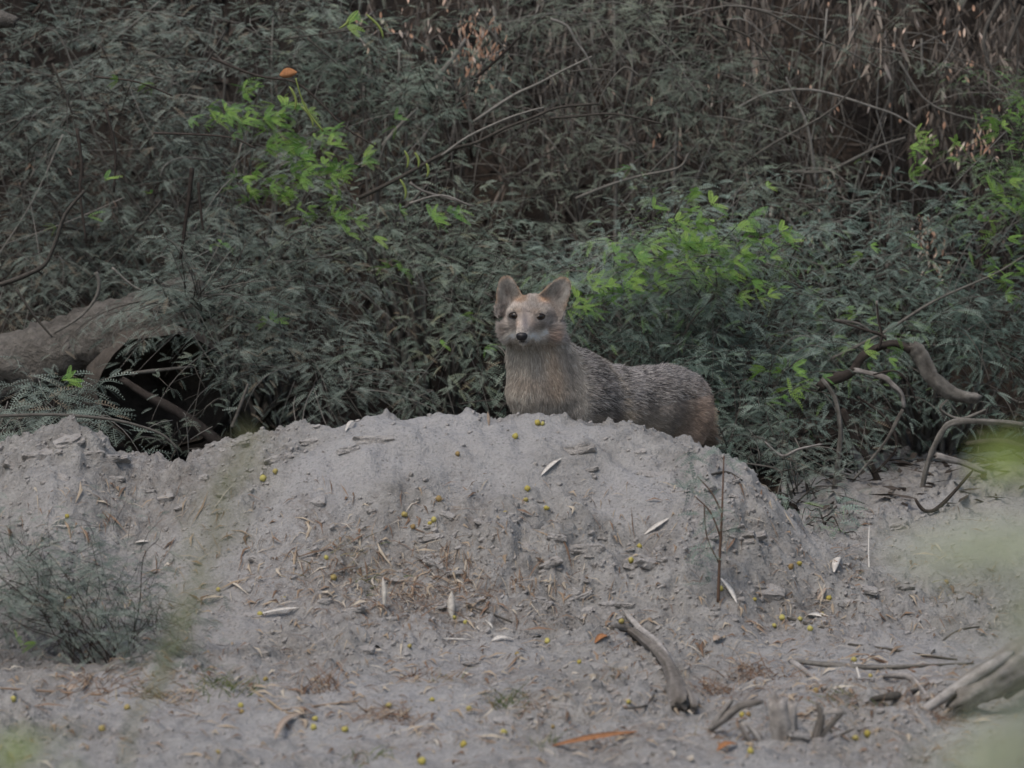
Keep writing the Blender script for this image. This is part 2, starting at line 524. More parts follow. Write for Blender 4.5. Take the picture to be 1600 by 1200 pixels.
def gz(x, y):
    if hx[0] < x < hx[-2] and hy[0] < y < hy[-2]:
        fi = (x - hx[0]) / .0065; fj = (y - hy[0]) / .008
        i = int(fi); j = int(fj); tx = fi - i; ty = fj - j
        return float((HZ[j, i] * (1 - tx) + HZ[j, i + 1] * tx) * (1 - ty) + (HZ[j + 1, i] * (1 - tx) + HZ[j + 1, i + 1] * tx) * ty)
    return float(_bil(gx, gy, GZ0, np.array([x]), np.array([y]))[0])

_YS = np.arange(8.92, 13.6, .012)
_JS = np.clip(np.round((_YS - hy[0]) / .008).astype(int), 0, len(hy) - 1)
def hit(u, v):
    """first ground point along the sight line of pixel (u, v)"""
    d = ray(u, v); t = _YS / d[1]
    x = d[0] * t; z = CH + d[2] * t
    i = np.clip(np.round((x - hx[0]) / .0065).astype(int), 0, len(hx) - 1)
    below = z < HZ[_JS, i]
    k = int(np.argmax(below)) if below.any() else len(_YS) - 1
    return np.array([x[k], _YS[k], gz(x[k], _YS[k])])

def gnormal(x, y, e=.012):
    n = np.array([gz(x - e, y) - gz(x + e, y), gz(x, y - e) - gz(x, y + e), 2 * e])
    return n / np.linalg.norm(n)

# ------------------------------------------------------------------ pinnate leaves
def pinna_template(pairs, droop=.18, ll=.13, lw=.036, taper=True, fold=.25):
    """one feather of leaflets, rachis along +x, length 1, face normal +z"""
    V, Q = [], []
    def rach(t): return np.array([t, 0, -droop * t * t])
    seg = 2
    w = .010
    for i in range(seg + 1):
        p = rach(i / seg)
        V += [p + [0, w, 0], p - [0, w, 0]]
    for i in range(seg):
        Q.append((2 * i, 2 * i + 1, 2 * i + 3, 2 * i + 2))
    for k in range(pairs):
        t = .10 + .90 * (k + .5) / pairs
        s = (1 - .55 * abs(2 * t - .95) ** 2.5) if taper else 1
        p = rach(t)
        for sgn in (1, -1):
            d = np.array([.38, sgn * 1.0, fold]); d /= np.linalg.norm(d)
            wv = np.array([1, -.38 * sgn, 0]); wv /= np.linalg.norm(wv)
            b = len(V)
            L = ll * s
            V += [p, p + d * L * .5 + wv * lw * s * .5, p + d * L, p + d * L * .5 - wv * lw * s * .5]
            Q.append((b, b + 1, b + 2, b + 3) if sgn < 0 else (b + 3, b + 2, b + 1, b))
    return np.array(V), np.array(Q)

def in_hollow(p):
    """the open mouth of the dark hollow beneath the fallen log stays free of twigs"""
    if p[1] > 14.2 or p[1] < 12.35: return False
    c = p - HOL
    return (c[0] / .155) ** 2 + (c[2] / .115) ** 2 < 1 and random.random() < .74
HOL = P(262, 605, 13.1)

class Leaves:
    def __init__(s, templates):
        s.T = templates
        s.items = [[] for _ in templates]
    def add(s, pos, d, up, L, val):
        if in_hollow(pos): return
        s.items[random.randrange(len(s.T))].append((*pos, *d, *up, L, val))
    def data(s):
        Vs, Qs, As, n = [], [], [], 0
        for (TV, TQ), it in zip(s.T, s.items):
            if not it: continue
            a = np.array(it)
            pos, d, up, L, val = a[:, :3], a[:, 3:6], a[:, 6:9], a[:, 9], a[:, 10]
            d = d / np.linalg.norm(d, axis=1)[:, None]
            y = np.cross(up, d); y /= np.linalg.norm(y, axis=1)[:, None] + 1e-9
            z = np.cross(d, y)
            R = np.stack([d, y, z], -1)                # columns
            V = np.einsum('nij,kj->nki', R, TV) * L[:, None, None] + pos[:, None, :]
            m = len(TV)
            Q = (TQ[None] + (np.arange(len(a)) * m)[:, None, None]).reshape(-1, 4) + n
            Vs.append(V.reshape(-1, 3)); Qs.append(Q); As.append(np.repeat(val, m))
            n += len(a) * m
        return np.concatenate(Vs), np.concatenate(Qs), np.concatenate(As)
    def mesh(s, name, mat):
        V, Q, A = s.data()
        me = bpy.data.meshes.new(name)
        fast_mesh(me, V, Q)
        me.polygons.foreach_set('use_smooth', np.zeros(len(Q), bool))
        me.attributes.new('v', 'FLOAT', 'POINT').data.foreach_set('value', A.astype(np.float32))
        me.materials.append(mat)
        return me

T_FINE = [pinna_template(9, .12, .15, .047), pinna_template(8, .25, .16, .05, fold=.1), pinna_template(8, .38, .155, .052, fold=.4), pinna_template(7, .3, .13, .066, fold=.3)]
T_COARSE = [pinna_template(9, .15, .17, .075), pinna_template(9, .3, .17, .08)]

def rvec():
    while True:
        v = np.array([random.uniform(-1, 1) for _ in range(3)])
        l = np.linalg.norm(v)
        if .05 < l < 1: return v / l

def make_twig(root, d, L, br, lv, leafL, dens=1.0, droop=.35, rad=.0016, val=None, npin=(1, 2)):
    """an arching twig with V-forked feathery leaves"""
    d = d / np.linalg.norm(d)
    n = max(4, int(L / .021))
    pts = []
    side = rvec() * .10
    if in_hollow(root): return
    tone = float(noise(np.array([root[0] * 3.1 + root[1]]), np.array([root[2] * 4.3 + 7]), 66)[0])
    for i in range(n + 1):
        t = i / n
        pts.append(root + d * L * t + np.array([0, 0, -droop * L * t * t]) + side * L * math.sin(t * 3))
    if br is not None:
        tube(br, pts[::2], [rad * (1.3 - .9 * i / n) for i in range(0, n + 1, 2)], 3, random.random())
    for i in range(1, n + 1):
        if random.random() > dens: continue
        p = pts[i]; tn = pts[i] - pts[i - 1]; tn /= np.linalg.norm(tn)
        sgn = 1 if i % 2 else -1
        lat = np.cross(tn, [0, 0, 1.0]); lat /= np.linalg.norm(lat) + 1e-6
        k = random.randint(*npin)
        vb = min(1, max(0, random.random() * .75 + .10 + .45 * tone)) if val is None else val
        main = lat * sgn * random.uniform(.7, 1.1) + tn * random.uniform(.2, .6) + rvec() * .3 + np.array([0, 0, -.18])
        main /= np.linalg.norm(main)
        stalk = p + main * .018
        for q in range(k):
            an = (q - (k - 1) / 2) * .55 + random.uniform(-.12, .12)
            up = np.array([0, -.3, 1.0]) + rvec() * .45
            ax = np.cross(main, up); ax /= np.linalg.norm(ax)
            dd = main * math.cos(an) + ax * math.sin(an)
            lv.add(stalk, dd, up, leafL * random.uniform(.55, 1.15), min(1, max(0, vb + random.uniform(-.2, .2))))
    return pts

def grow(br, lv, blobs, leafL=.048, dens=.9, twL=(.18, .42), vbias=0.0, up=.35, front=.35, droop=.35, trad=.0016):
    for (u, v, Y, ru, rv, rY, n) in blobs:
        c = P(u, v, Y)
        for _ in range(int(n * 1.65)):
            o = rvec() * random.random() ** .4
            root = c + o * np.array([px(ru, Y), rY, px(rv, Y)]) * .9
            if float(noise(np.array([root[0] * 3.4 + Y * 2]), np.array([root[2] * 5.2 + Y]), 91)[0]) < -.12 and random.random() < .8: continue
            d = o * np.array([.9, .5, .4]) + rvec() * .55 + np.array([0, -front, up])
            make_twig(root, d, random.uniform(*twL), br, lv, leafL, dens, droop, trad)

def stems(br, base, targets, r0=.009, sides=5, bend=.12):
    for t in targets:
        t = np.asarray(t); b = np.asarray(base) + np.array([random.uniform(-.08, .08), random.uniform(-.05, .05), -.02])
        pts = [b]
        for k in (.3, .6, .85):
            pts.append(b + (t - b) * k + rvec() * bend * np.linalg.norm(t - b) * .5 + np.array([0, 0, .05]))
        pts.append(t)
        pt, rr = smooth_path(pts, [r0, r0 * .85, r0 * .6, r0 * .4, r0 * .25], 5)
        tube(br, pt, rr, sides, random.random() * .8, .1)

# fresh bright leaf meshes shared by the leaf parts
FRESH = []
for k in range(5):
    lv = Leaves(T_FINE if k % 2 else T_COARSE)
    for q in range(random.choice((2, 3, 4))):
        an = (q - 1.2) * .6 + random.uniform(-.2, .2)
        lv.add((0, 0, 0), np.array([math.cos(an), math.sin(an), random.uniform(-.2, .2)]), np.array([0, 0, 1.0]) + rvec() * .25, random.uniform(.8, 1.15), random.uniform(0, .35))
    FRESH.append(lv.mesh('fresh_leaf', M_FRESH))

def fresh(parent, clusters, Y, size=.062, spread=19):
    for c in clusters:
        u, v, n = c[:3]
        y = c[3] if len(c) > 3 else Y
        for _ in range(int(n * 2.1 + .5)):
            p = P(u + random.gauss(0, spread), v + random.gauss(0, spread * .6), y + random.uniform(-.06, .06))
            o = link('leaf', random.choice(FRESH), parent, p - np.array(parent.location))
            an = random.uniform(0, 6.28)
            tilt = random.uniform(.2, 1.0)
            o.rotation_euler = (tilt, random.uniform(-.5, .3), random.uniform(-.9, .9) + (math.pi if random.random() < .4 else 0))
            s = size * random.uniform(.6, 1.15)
            o.scale = (s, s, s)
            o['label'] = 'fresh bright green feathery leaf'

def shrub(name, label, cat, blobs, base, mat, bmat=None, leafL=.048, dens=1.0, freshc=None, freshY=None, group=None, nst=None, twL=(.18, .42), tpl=None, r0=.009, up=.35, extra=None, fsize=.050, droop=.35, trad=.0016):
    b = np.array([base[0], base[1], gz(base[0], base[1])])
    root = link(name, None, None, b)
    tag(root, label, cat, group)
    br = MB(); lv = Leaves(tpl or T_FINE)
    grow(br, lv, blobs, leafL, dens, twL, up=up, droop=droop, trad=trad)
    tg = []
    for (u, v, Y, ru, rv, rY, n) in blobs:
        for _ in range(max(1, n // 12) if nst is None else nst):
            o = rvec() * .6
            tg.append(P(u, v, Y) + o * np.array([px(ru, Y), rY, px(rv, Y)]))
    stems(br, b, tg, r0)
    o = link('stems', br.mesh('stems', bmat or M_BARK, True, b), root)
    me = lv.mesh('foliage', mat)
    o = link('foliage', me, root); o.location = -b
    tag(o, kind='stuff')
    if extra: extra(root, b)
    if freshc: fresh(root, freshc, freshY, fsize)
    return root

def part_branch(parent, uv, Y, r, mat=M_BARK, name='branch', Y2=None, sides=6, label=None, a=None, taper=.6, rough=.12):
    mb = MB(); branch_uv(mb, uv, Y, r, sides, a=a, Y2=Y2, taper=taper, rough=rough)
    o = link(name, mb.mesh(name, mat, True, np.array(parent.location) if parent else None), parent)
    if label: o['label'] = label
    return o

def wpt(u, v, Y): return P(u, v, Y)

# pods hanging in the shrub
def pods(parent, lst, Y):
    for (u, v, L, an) in lst:
        mb = MB()
        d = np.array([math.sin(an), 0, -math.cos(an)])
        p0 = P(u, v, Y)
        pts = [p0 + d * px(L) * t + np.array([px(L) * .22 * math.sin(t * 2.6), 0, 0]) for t in np.linspace(0, 1, 8)]
        tube(mb, pts, [.0015, .0035, .004, .0038, .004, .0038, .003, .001], 5, .3)
        link('seed_pod', mb.mesh('seed_pod', M_PODG, True, np.array(parent.location)), parent)
M_PODG = attr_mat('green_pod', [(0, (.16, .20, .05)), (1, (.24, .28, .09))], .6, .3)

# --- big left shrub
def exA(root, b):
    for uv, Y, r, m in (
        ([(300, 262), (295, 310), (288, 360), (282, 405)], 13.0, 4, M_BARKD),
        ([(310, 285), (315, 340), (318, 360)], 13.0, 2.5, M_BARKD),
        ([(120, 200), (128, 260), (125, 300), (135, 380)], 13.2, 3, M_BARKD),
        ([(165, 170), (180, 235), (178, 300)], 13.2, 3, M_BARKD),
        ([(150, 120), (215, 128), (270, 150)], 13.0, 2, M_BARKD),
        ([(240, 208), (300, 210), (360, 215), (400, 232)], 12.95, 2.2, M_BARKD),
        ([(330, 90), (400, 118), (460, 128), (500, 160), (540, 200), (590, 230)], 13.0, 2.5, M_BARKD),
        ([(0, 445), (40, 430), (70, 413), (86, 380), (102, 335), (132, 298)], 12.9, 4, M_BARK),
        ([(150, 425), (155, 445), (148, 468), (125, 495), (85, 520)], 12.9, 3.2, M_BARK),
        ([(25, 452), (55, 495), (82, 527)], 12.85, 2.5, M_BARK),
        ([(175, 418), (205, 445), (225, 455)], 12.9, 2, M_BARK),
    ):
        part_branch(root, uv, Y, r, m)
    pods(root, [(452, 135, 40, .1), (470, 165, 40, .4)], 12.9)
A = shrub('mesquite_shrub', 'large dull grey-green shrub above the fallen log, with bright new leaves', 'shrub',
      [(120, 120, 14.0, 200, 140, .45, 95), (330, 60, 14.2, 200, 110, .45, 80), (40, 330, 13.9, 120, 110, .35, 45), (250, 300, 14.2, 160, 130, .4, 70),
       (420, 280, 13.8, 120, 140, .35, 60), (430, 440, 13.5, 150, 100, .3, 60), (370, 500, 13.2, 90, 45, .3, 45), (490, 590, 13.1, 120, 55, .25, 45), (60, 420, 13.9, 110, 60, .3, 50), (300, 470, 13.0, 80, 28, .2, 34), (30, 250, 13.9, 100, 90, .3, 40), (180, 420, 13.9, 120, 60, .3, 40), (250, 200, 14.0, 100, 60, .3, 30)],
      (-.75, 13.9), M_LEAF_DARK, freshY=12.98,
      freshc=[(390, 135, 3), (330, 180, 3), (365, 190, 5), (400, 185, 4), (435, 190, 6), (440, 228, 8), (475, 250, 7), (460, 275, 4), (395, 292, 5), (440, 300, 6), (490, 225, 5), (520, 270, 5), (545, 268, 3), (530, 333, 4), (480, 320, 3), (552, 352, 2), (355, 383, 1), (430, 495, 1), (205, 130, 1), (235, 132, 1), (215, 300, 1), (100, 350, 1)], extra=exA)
# --- centre-left shrub
def exB(root, b):
    for uv, Y, r, m, Y2 in (
        ([(560, 310), (620, 280), (678, 248), (710, 232), (746, 222), (790, 200), (832, 184), (872, 168), (935, 162)], 13.2, 5, M_BARK, 13.3),
        ([(690, 243), (732, 213), (790, 186), (832, 172), (850, 168)], 13.22, 3.2, M_BARK, None),
        ([(740, 190), (800, 150), (842, 130), (880, 110), (925, 88)], 13.5, 4, M_BARK, None),
        ([(740, 227), (780, 242), (815, 262)], 13.15, 2, M_BARK, None),
        ([(598, 228), (618, 203), (650, 172)], 13.7, 6, M_BARK, None),
        ([(640, 318), (690, 305), (735, 322)], 12.95, 3, M_BARK, None),
        ([(640, 285), (660, 298), (700, 310), (740, 322)], 13.0, 4, M_DEAD, None),
        ([(632, 326), (650, 308), (668, 288)], 13.05, 4.5, M_BARK, None),
        ([(735, 0), (755, 30), (775, 60), (790, 75)], 13.9, 2.5, M_BARK, None),
        ([(740, 125), (780, 90), (815, 55)], 13.9, 4, M_BARKD, None),
        ([(680, 125), (705, 95), (728, 60)], 14.1, 8, M_BARK, None),
    ):
        part_branch(root, uv, Y, r * .68, m, Y2=Y2)
    pods(root, [(572, 22, 48, .5), (545, 30, 25, -.9), (648, 238, 26, .1), (666, 255, 24, -.1), (632, 235, 30, 0), (625, 280, 35, .1)], 12.95)
B = shrub('mesquite_shrub', 'grey-green shrub with a long pale forked branch leaning through it', 'shrub',
      [(540, 90, 14.1, 150, 70, .35, 50), (700, 175, 13.9, 100, 40, .25, 26), (600, 420, 13.5, 150, 100, .3, 60), (740, 500, 13.3, 110, 90, .25, 45),
       (700, 600, 13.1, 110, 45, .2, 30), (560, 250, 14.2, 100, 80, .3, 26), (600, 170, 14.0, 110, 50, .3, 30), (690, 400, 13.6, 110, 60, .25, 30)],
      (-.25, 13.8), M_LEAF_DULL, freshY=12.95, freshc=[(665, 332, 3), (690, 342, 1), (610, 413, 3), (545, 30, 1), (640, 190, 1), (730, 490, 1), (710, 522, 1)], extra=exB)
# --- upper centre, thinner and paler
def exE(root, b):
    for uv, Y, r in (
        ([(860, 30), (885, 40), (900, 65), (915, 85), (925, 108)], 13.5, 2.5), ([(1121, 40), (1160, 52), (1185, 70), (1205, 95), (1225, 125)], 13.4, 2.5),
        ([(900, 310), (950, 290), (1000, 275), (1060, 262), (1075, 240)], 13.4, 3), ([(860, 185), (900, 182), (960, 178), (1040, 195)], 13.4, 2.5),
        ([(860, 120), (880, 175), (890, 210)], 13.5, 2), ([(960, 112), (930, 108), (890, 112)], 13.4, 1.8), ([(1000, 120), (975, 105), (945, 140), (935, 165)], 13.4, 2)):
        part_branch(root, uv, Y, r)
E = shrub('mesquite_shrub', 'thin pale dusty shrub with bare twigs, before the hanging dead leaves', 'shrub',
      [(990, 90, 14.3, 110, 60, .3, 28), (1070, 210, 14.1, 120, 60, .3, 36), (900, 300, 14.1, 120, 50, .25, 24), (880, 400, 13.7, 110, 60, .25, 36), (800, 60, 14.3, 90, 50, .2, 16), (1120, 110, 14.2, 90, 60, .2, 22), (1010, 30, 14.2, 120, 40, .2, 18), (850, 170, 14.2, 80, 50, .2, 14),
       (1170, 290, 13.9, 90, 45, .25, 26), (960, 20, 14.3, 100, 30, .3, 12), (1340, 70, 13.9, 60, 40, .2, 8)],
      (.35, 14.1), M_LEAF_PALE, dens=.8, freshY=13.3, freshc=[(1230, 300, 1), (975, 255, 1)], leafL=.05, extra=exE)
# --- centre-right, with the greenest patch
C_ = shrub('mesquite_shrub', 'bushy shrub with the largest patch of vivid green leaves, behind the jackal', 'shrub',
      [(1050, 400, 13.3, 120, 60, .25, 45), (1150, 440, 13.2, 120, 80, .25, 45), (970, 480, 13.4, 110, 70, .25, 40), (930, 470, 13.3, 60, 90, .2, 22), (1090, 530, 13.2, 130, 55, .2, 45),
       (1190, 590, 13.0, 100, 60, .25, 36), (1170, 680, 12.95, 70, 50, .2, 26), (1000, 560, 13.3, 100, 40, .2, 18)],
      (.5, 13.4), M_LEAF_BLUE, freshY=12.78,
      freshc=[(1100, 312, 3), (1060, 342, 4), (1092, 352, 4), (1035, 400, 4), (1098, 392, 4), (1150, 352, 3), (1180, 372, 3), (1160, 432, 5), (1120, 432, 3), (1200, 400, 3), (1225, 375, 3),
              (922, 440, 2, 12.85), (925, 482, 3, 12.85), (1180, 460, 3), (1000, 440, 5), (955, 450, 4), (985, 400, 4), (895, 480, 2, 12.85), (1075, 380, 5), (1130, 395, 5), (1060, 420, 4), (1245, 592, 3, 12.6), (1262, 587, 2, 12.6), (1230, 612, 2, 12.6), (1200, 565, 1, 12.6)])
# --- mid green leaves mixed under the vivid ones
V_ = shrub('leafy_sapling', 'young green sapling growing through the shrub behind the jackal', 'sapling',
      [(1060, 385, 13.0, 95, 50, .14, 13), (1150, 420, 13.0, 85, 50, .14, 12), (980, 455, 13.0, 90, 40, .12, 9)], (.45, 13.0), M_LEAF_GREEN, leafL=.052, twL=(.12, .25), r0=.005)
# --- right
def exD(root, b):
    for uv, Y, r, Y2 in (([(1300, 560), (1380, 520), (1460, 470), (1550, 430), (1600, 400)], 12.9, 3, 13.1), ([(1370, 470), (1372, 500), (1380, 530)], 12.85, 2, None),
        ([(1305, 500), (1340, 505), (1365, 520), (1385, 525)], 12.8, 2.5, None)):
        part_branch(root, uv, Y, r, Y2=Y2)
D = shrub('mesquite_shrub', 'bluish green feathery shrub above the bent dead branch, on the right side', 'shrub',
      [(1350, 430, 13.4, 120, 70, .25, 50), (1500, 410, 13.5, 120, 80, .25, 55), (1420, 510, 13.3, 150, 55, .25, 55), (1550, 520, 13.3, 90, 90, .25, 45),
       (1580, 610, 13.1, 60, 50, .2, 22), (1330, 330, 13.9, 80, 20, .2, 10), (1450, 580, 13.3, 110, 50, .2, 30), (1330, 610, 13.2, 70, 60, .2, 22)],
      (1.25, 13.6), M_LEAF_BLUE, freshY=12.95, freshc=[(1375, 560, 3, 12.7), (1290, 480, 1), (1345, 495, 1), (1560, 440, 2), (1590, 420, 2), (1570, 465, 1), (1430, 380, 1), (1330, 390, 1), (1585, 375, 2)], extra=exD)
R_ = shrub('hanging_bough', 'bright green leafy bough hanging in at the right edge, above the bluish shrub', 'bough',
      [(1590, 190, 13.4, 50, 70, .15, 26), (1600, 300, 13.3, 50, 50, .15, 20)], (1.9, 13.5), M_LEAF_GREEN, freshY=13.1,
      freshc=[(1582, 190, 4), (1560, 205, 3), (1590, 130, 3), (1585, 280, 4), (1560, 300, 3), (1590, 312, 3), (1545, 330, 2), (1430, 245, 2), (1480, 235, 2), (1430, 262, 1), (1430, 222, 1)])

# --- low left fronds and small plants near the mound
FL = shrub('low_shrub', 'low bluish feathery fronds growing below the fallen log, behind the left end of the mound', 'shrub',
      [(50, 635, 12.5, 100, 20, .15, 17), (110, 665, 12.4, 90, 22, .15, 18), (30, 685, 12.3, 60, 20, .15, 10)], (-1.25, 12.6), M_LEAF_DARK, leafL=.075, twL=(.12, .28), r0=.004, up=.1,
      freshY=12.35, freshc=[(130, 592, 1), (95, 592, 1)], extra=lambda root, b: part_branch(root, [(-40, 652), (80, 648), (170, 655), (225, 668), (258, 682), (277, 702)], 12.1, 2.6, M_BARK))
W1 = shrub('weed_plant', 'small pale olive weed standing at the mouth of the dark hollow', 'plant',
      [(290, 640, 12.3, 30, 30, .08, 9), (325, 600, 12.3, 20, 25, .06, 5), (280, 690, 12.3, 35, 20, .06, 6)], (P(300, 700, 12.3)[0], 12.3), M_LEAF_PALE, leafL=.04, twL=(.08, .14), r0=.003, up=.8)
LP = shrub('low_plant', 'low bluish plant at the foot of the mound, in its right hand shade', 'plant',
      [(1260, 820, 12.15, 55, 20, .12, 12), (1320, 860, 12.0, 45, 18, .1, 8)], (P(1290, 860, 12.1)[0], 12.15), M_LEAF_BLUE, leafL=.07, twL=(.08, .18), r0=.003, up=.2)
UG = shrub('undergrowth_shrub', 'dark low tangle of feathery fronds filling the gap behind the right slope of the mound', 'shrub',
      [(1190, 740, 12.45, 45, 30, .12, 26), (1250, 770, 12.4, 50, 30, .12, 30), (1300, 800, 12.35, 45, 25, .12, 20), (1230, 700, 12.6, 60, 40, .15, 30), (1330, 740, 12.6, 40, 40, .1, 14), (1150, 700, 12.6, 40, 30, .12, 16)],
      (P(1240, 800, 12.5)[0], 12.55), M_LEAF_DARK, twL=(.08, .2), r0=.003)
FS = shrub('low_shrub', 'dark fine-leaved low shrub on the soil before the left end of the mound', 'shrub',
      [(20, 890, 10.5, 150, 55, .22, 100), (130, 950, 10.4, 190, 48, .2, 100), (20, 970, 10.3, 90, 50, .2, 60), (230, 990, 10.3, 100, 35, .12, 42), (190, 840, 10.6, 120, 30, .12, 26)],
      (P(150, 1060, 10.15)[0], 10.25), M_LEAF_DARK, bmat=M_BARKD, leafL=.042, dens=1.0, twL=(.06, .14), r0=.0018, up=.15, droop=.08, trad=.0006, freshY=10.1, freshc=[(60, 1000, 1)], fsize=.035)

# slender sapling standing on the mound face
def sapling():
    b = hit(1122, 945)
    root = link('sapling', None, None, b)
    tag(root, 'slender sapling with a red-brown stem and few blue-green leaves in front of the mound', 'sapling')
    Y = b[1]
    top = P(1131, 712, Y + .02)
    mb = MB(); pts, rr = smooth_path([b, P(1124, 880, Y), P(1128, 800, Y), top], [.0045, .0035, .0028, .0015], 5)
    tube(mb, pts, rr, 5, .2)
    for uv in ([(1126, 840), (1110, 800), (1085, 775)], [(1127, 800), (1112, 770), (1090, 745)], [(1124, 880), (1105, 840), (1100, 790)]):
        branch_uv(mb, uv, Y, 1.5)
    link('stem', mb.mesh('stem', M_STEMR, True, b), root)
    lv = Leaves(T_FINE)
    for (u, v) in ((1080, 715), (1095, 712), (1075, 760), (1090, 745), (1105, 790), (1098, 800), (1130, 830), (1112, 850), (1095, 860), (1120, 815), (1135, 800), (1085, 775), (1110, 905), (1100, 880), (1138, 720)):
        for q in range(7):
            lv.add(P(u + random.uniform(-8, 8), v + random.uniform(-8, 8), Y + random.uniform(-.03, .03)), rvec() * np.array([1, .6, .6]), np.array([0, -.4, 1]) + rvec() * .5, random.uniform(.03, .06), random.uniform(0, .55))
    o = link('foliage', lv.mesh('foliage', M_LEAF_BLUE), root); o.location = -b
    o['kind'] = 'stuff'
M_STEMR = attr_mat('red_brown_stem', [(0, (.13, .075, .05)), (1, (.12, .10, .08))], .8, .2)
sapling()

# ------------------------------------------------------------------ dead brush thicket behind
tb = np.array([.6, 16.0, gz(.6, 16.0)])
TH = link('dead_thicket', None, None, tb)
tag(TH, 'brown thicket of vines and hanging dead leaves filling the bank behind the shrubs', 'thicket')
def strips(lst, mat, name, parent, a0=None):
    """hanging dead leaves: narrow curled ribbons"""
    V, Q, Aa = [], [], []
    n = 0
    for (p, L, w, lean, val) in lst:
        az = random.uniform(0, 6.28)
        side = np.array([math.cos(az), math.sin(az), 0]) * w * .5
        nrm = np.array([-math.sin(az), math.cos(az), 0])
        cur = random.uniform(-.3, .3)
        for k in range(4):
            t = k / 3
            c = p + np.array([lean[0], lean[1], -1]) * L * t + nrm * cur * L * t * t
            ww = (.35, 1, .85, .1)[k]
            fold = nrm * w * .25 * ww
            V += [c - side * ww, c + fold, c + side * ww]
            Aa += [val] * 3
        for k in range(3):
            b = n + 3 * k
            Q += [(b, b + 1, b + 4, b + 3), (b + 1, b + 2, b + 5, b + 4)]
        n += 12
    me = bpy.data.meshes.new(name)
    fast_mesh(me, np.array(V), np.array(Q))
    me.attributes.new('v', 'FLOAT', 'POINT').data.foreach_set('value', np.array(Aa, np.float32))
    me.materials.append(mat)
    o = link(name, me, parent); o.location = -np.array(parent.location)
    o['kind'] = 'stuff'
    return o
lst = []
def region(u0, u1, v0, v1, Y0, Y1, n, L=(.02, .08), w=(.004, .012), vb=(0, .85)):
    for _ in range(n):
        u, v, Y = random.uniform(u0, u1), random.uniform(v0, v1), random.uniform(Y0, Y1)
        nz = float(noise(np.array([u / 60.]), np.array([v / 140.]), 7)[0])
        if nz < .0 and random.random() < .9: continue
        lst.append((P(u, v, Y), random.uniform(*L), random.uniform(*w), (random.gauss(0, .32), random.gauss(0, .25)), min(1, max(0, random.uniform(*vb) + nz * .3))))
region(1040, 1640, -60, 420, 14.5, 15.6, 11000)
region(560, 1060, -60, 380, 14.8, 15.6, 4200)
region(-40, 600, -60, 500, 15.0, 15.8, 3500, vb=(0, .5))
region(600, 1640, 330, 700, 14.0, 14.7, 2500, vb=(0, .5))
region(1140, 1420, -60, 70, 14.4, 14.7, 260, L=(.05, .13), w=(.008, .018), vb=(.25, .9))
region(1320, 1430, 0, 110, 14.3, 14.6, 90, L=(.04, .10), w=(.01, .02), vb=(.3, 1))
strips(lst, M_DRYLEAF, 'dead_leaves', TH)
lst = []
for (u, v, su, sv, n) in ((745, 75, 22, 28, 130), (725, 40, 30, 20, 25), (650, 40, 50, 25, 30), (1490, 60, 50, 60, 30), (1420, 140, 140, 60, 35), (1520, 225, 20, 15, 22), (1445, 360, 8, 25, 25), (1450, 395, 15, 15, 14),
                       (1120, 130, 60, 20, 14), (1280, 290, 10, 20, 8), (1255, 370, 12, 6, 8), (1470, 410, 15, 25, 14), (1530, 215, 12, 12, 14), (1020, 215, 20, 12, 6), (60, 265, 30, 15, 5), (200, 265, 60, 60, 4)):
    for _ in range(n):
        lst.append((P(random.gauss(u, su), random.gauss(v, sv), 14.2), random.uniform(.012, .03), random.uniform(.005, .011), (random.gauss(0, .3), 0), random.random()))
o = strips(lst, M_SUNSPOT, 'painted_sun_spots', TH)  # strips stand in for sunlit gaps; the light is in their colour
# thin vines and stalks of the thicket
vn = MB()
for _ in range(230):
    u = random.uniform(560, 1640); v = random.uniform(-40, 200); Y = random.uniform(14.3, 15.6)
    L = random.uniform(120, 380); s = random.gauss(0, 60)
    branch_uv(vn, [(u, v), (u + s * .3 + random.gauss(0, 12), v + L * .35), (u + s * .6 + random.gauss(0, 12), v + L * .7), (u + s, v + L)], Y, random.uniform(.6, 2.2), 4, n=2, wob=.012)
for _ in range(150):
    u = random.uniform(560, 1600); v = random.uniform(-20, 420); Y = random.uniform(14.0, 14.9)
    L = random.uniform(60, 260); s = random.gauss(0, 90)
    branch_uv(vn, [(u, v), (u + L * .35, v + s * .2 - 15), (u + L * .7, v + s * .6 - 12), (u + L, v + s)], Y, random.uniform(.6, 1.5), 3, n=3, wob=.015)
for _ in range(120):
    u = random.uniform(-20, 620); v = random.uniform(0, 560); Y = random.uniform(13.5, 14.8)
    L = random.uniform(80, 260); an = random.uniform(0, 3.14)
    if 60 < u < 420 and v > 380: continue
    branch_uv(vn, [(u, v), (u + L * .5 * math.cos(an) + 10, v + L * .5 * math.sin(an)), (u + L * math.cos(an), v + L * math.sin(an))], Y, random.uniform(1, 2.4), 3, n=3)
o = link('vines', vn.mesh('vines', M_BARK, True, tb), TH); o['kind'] = 'stuff'
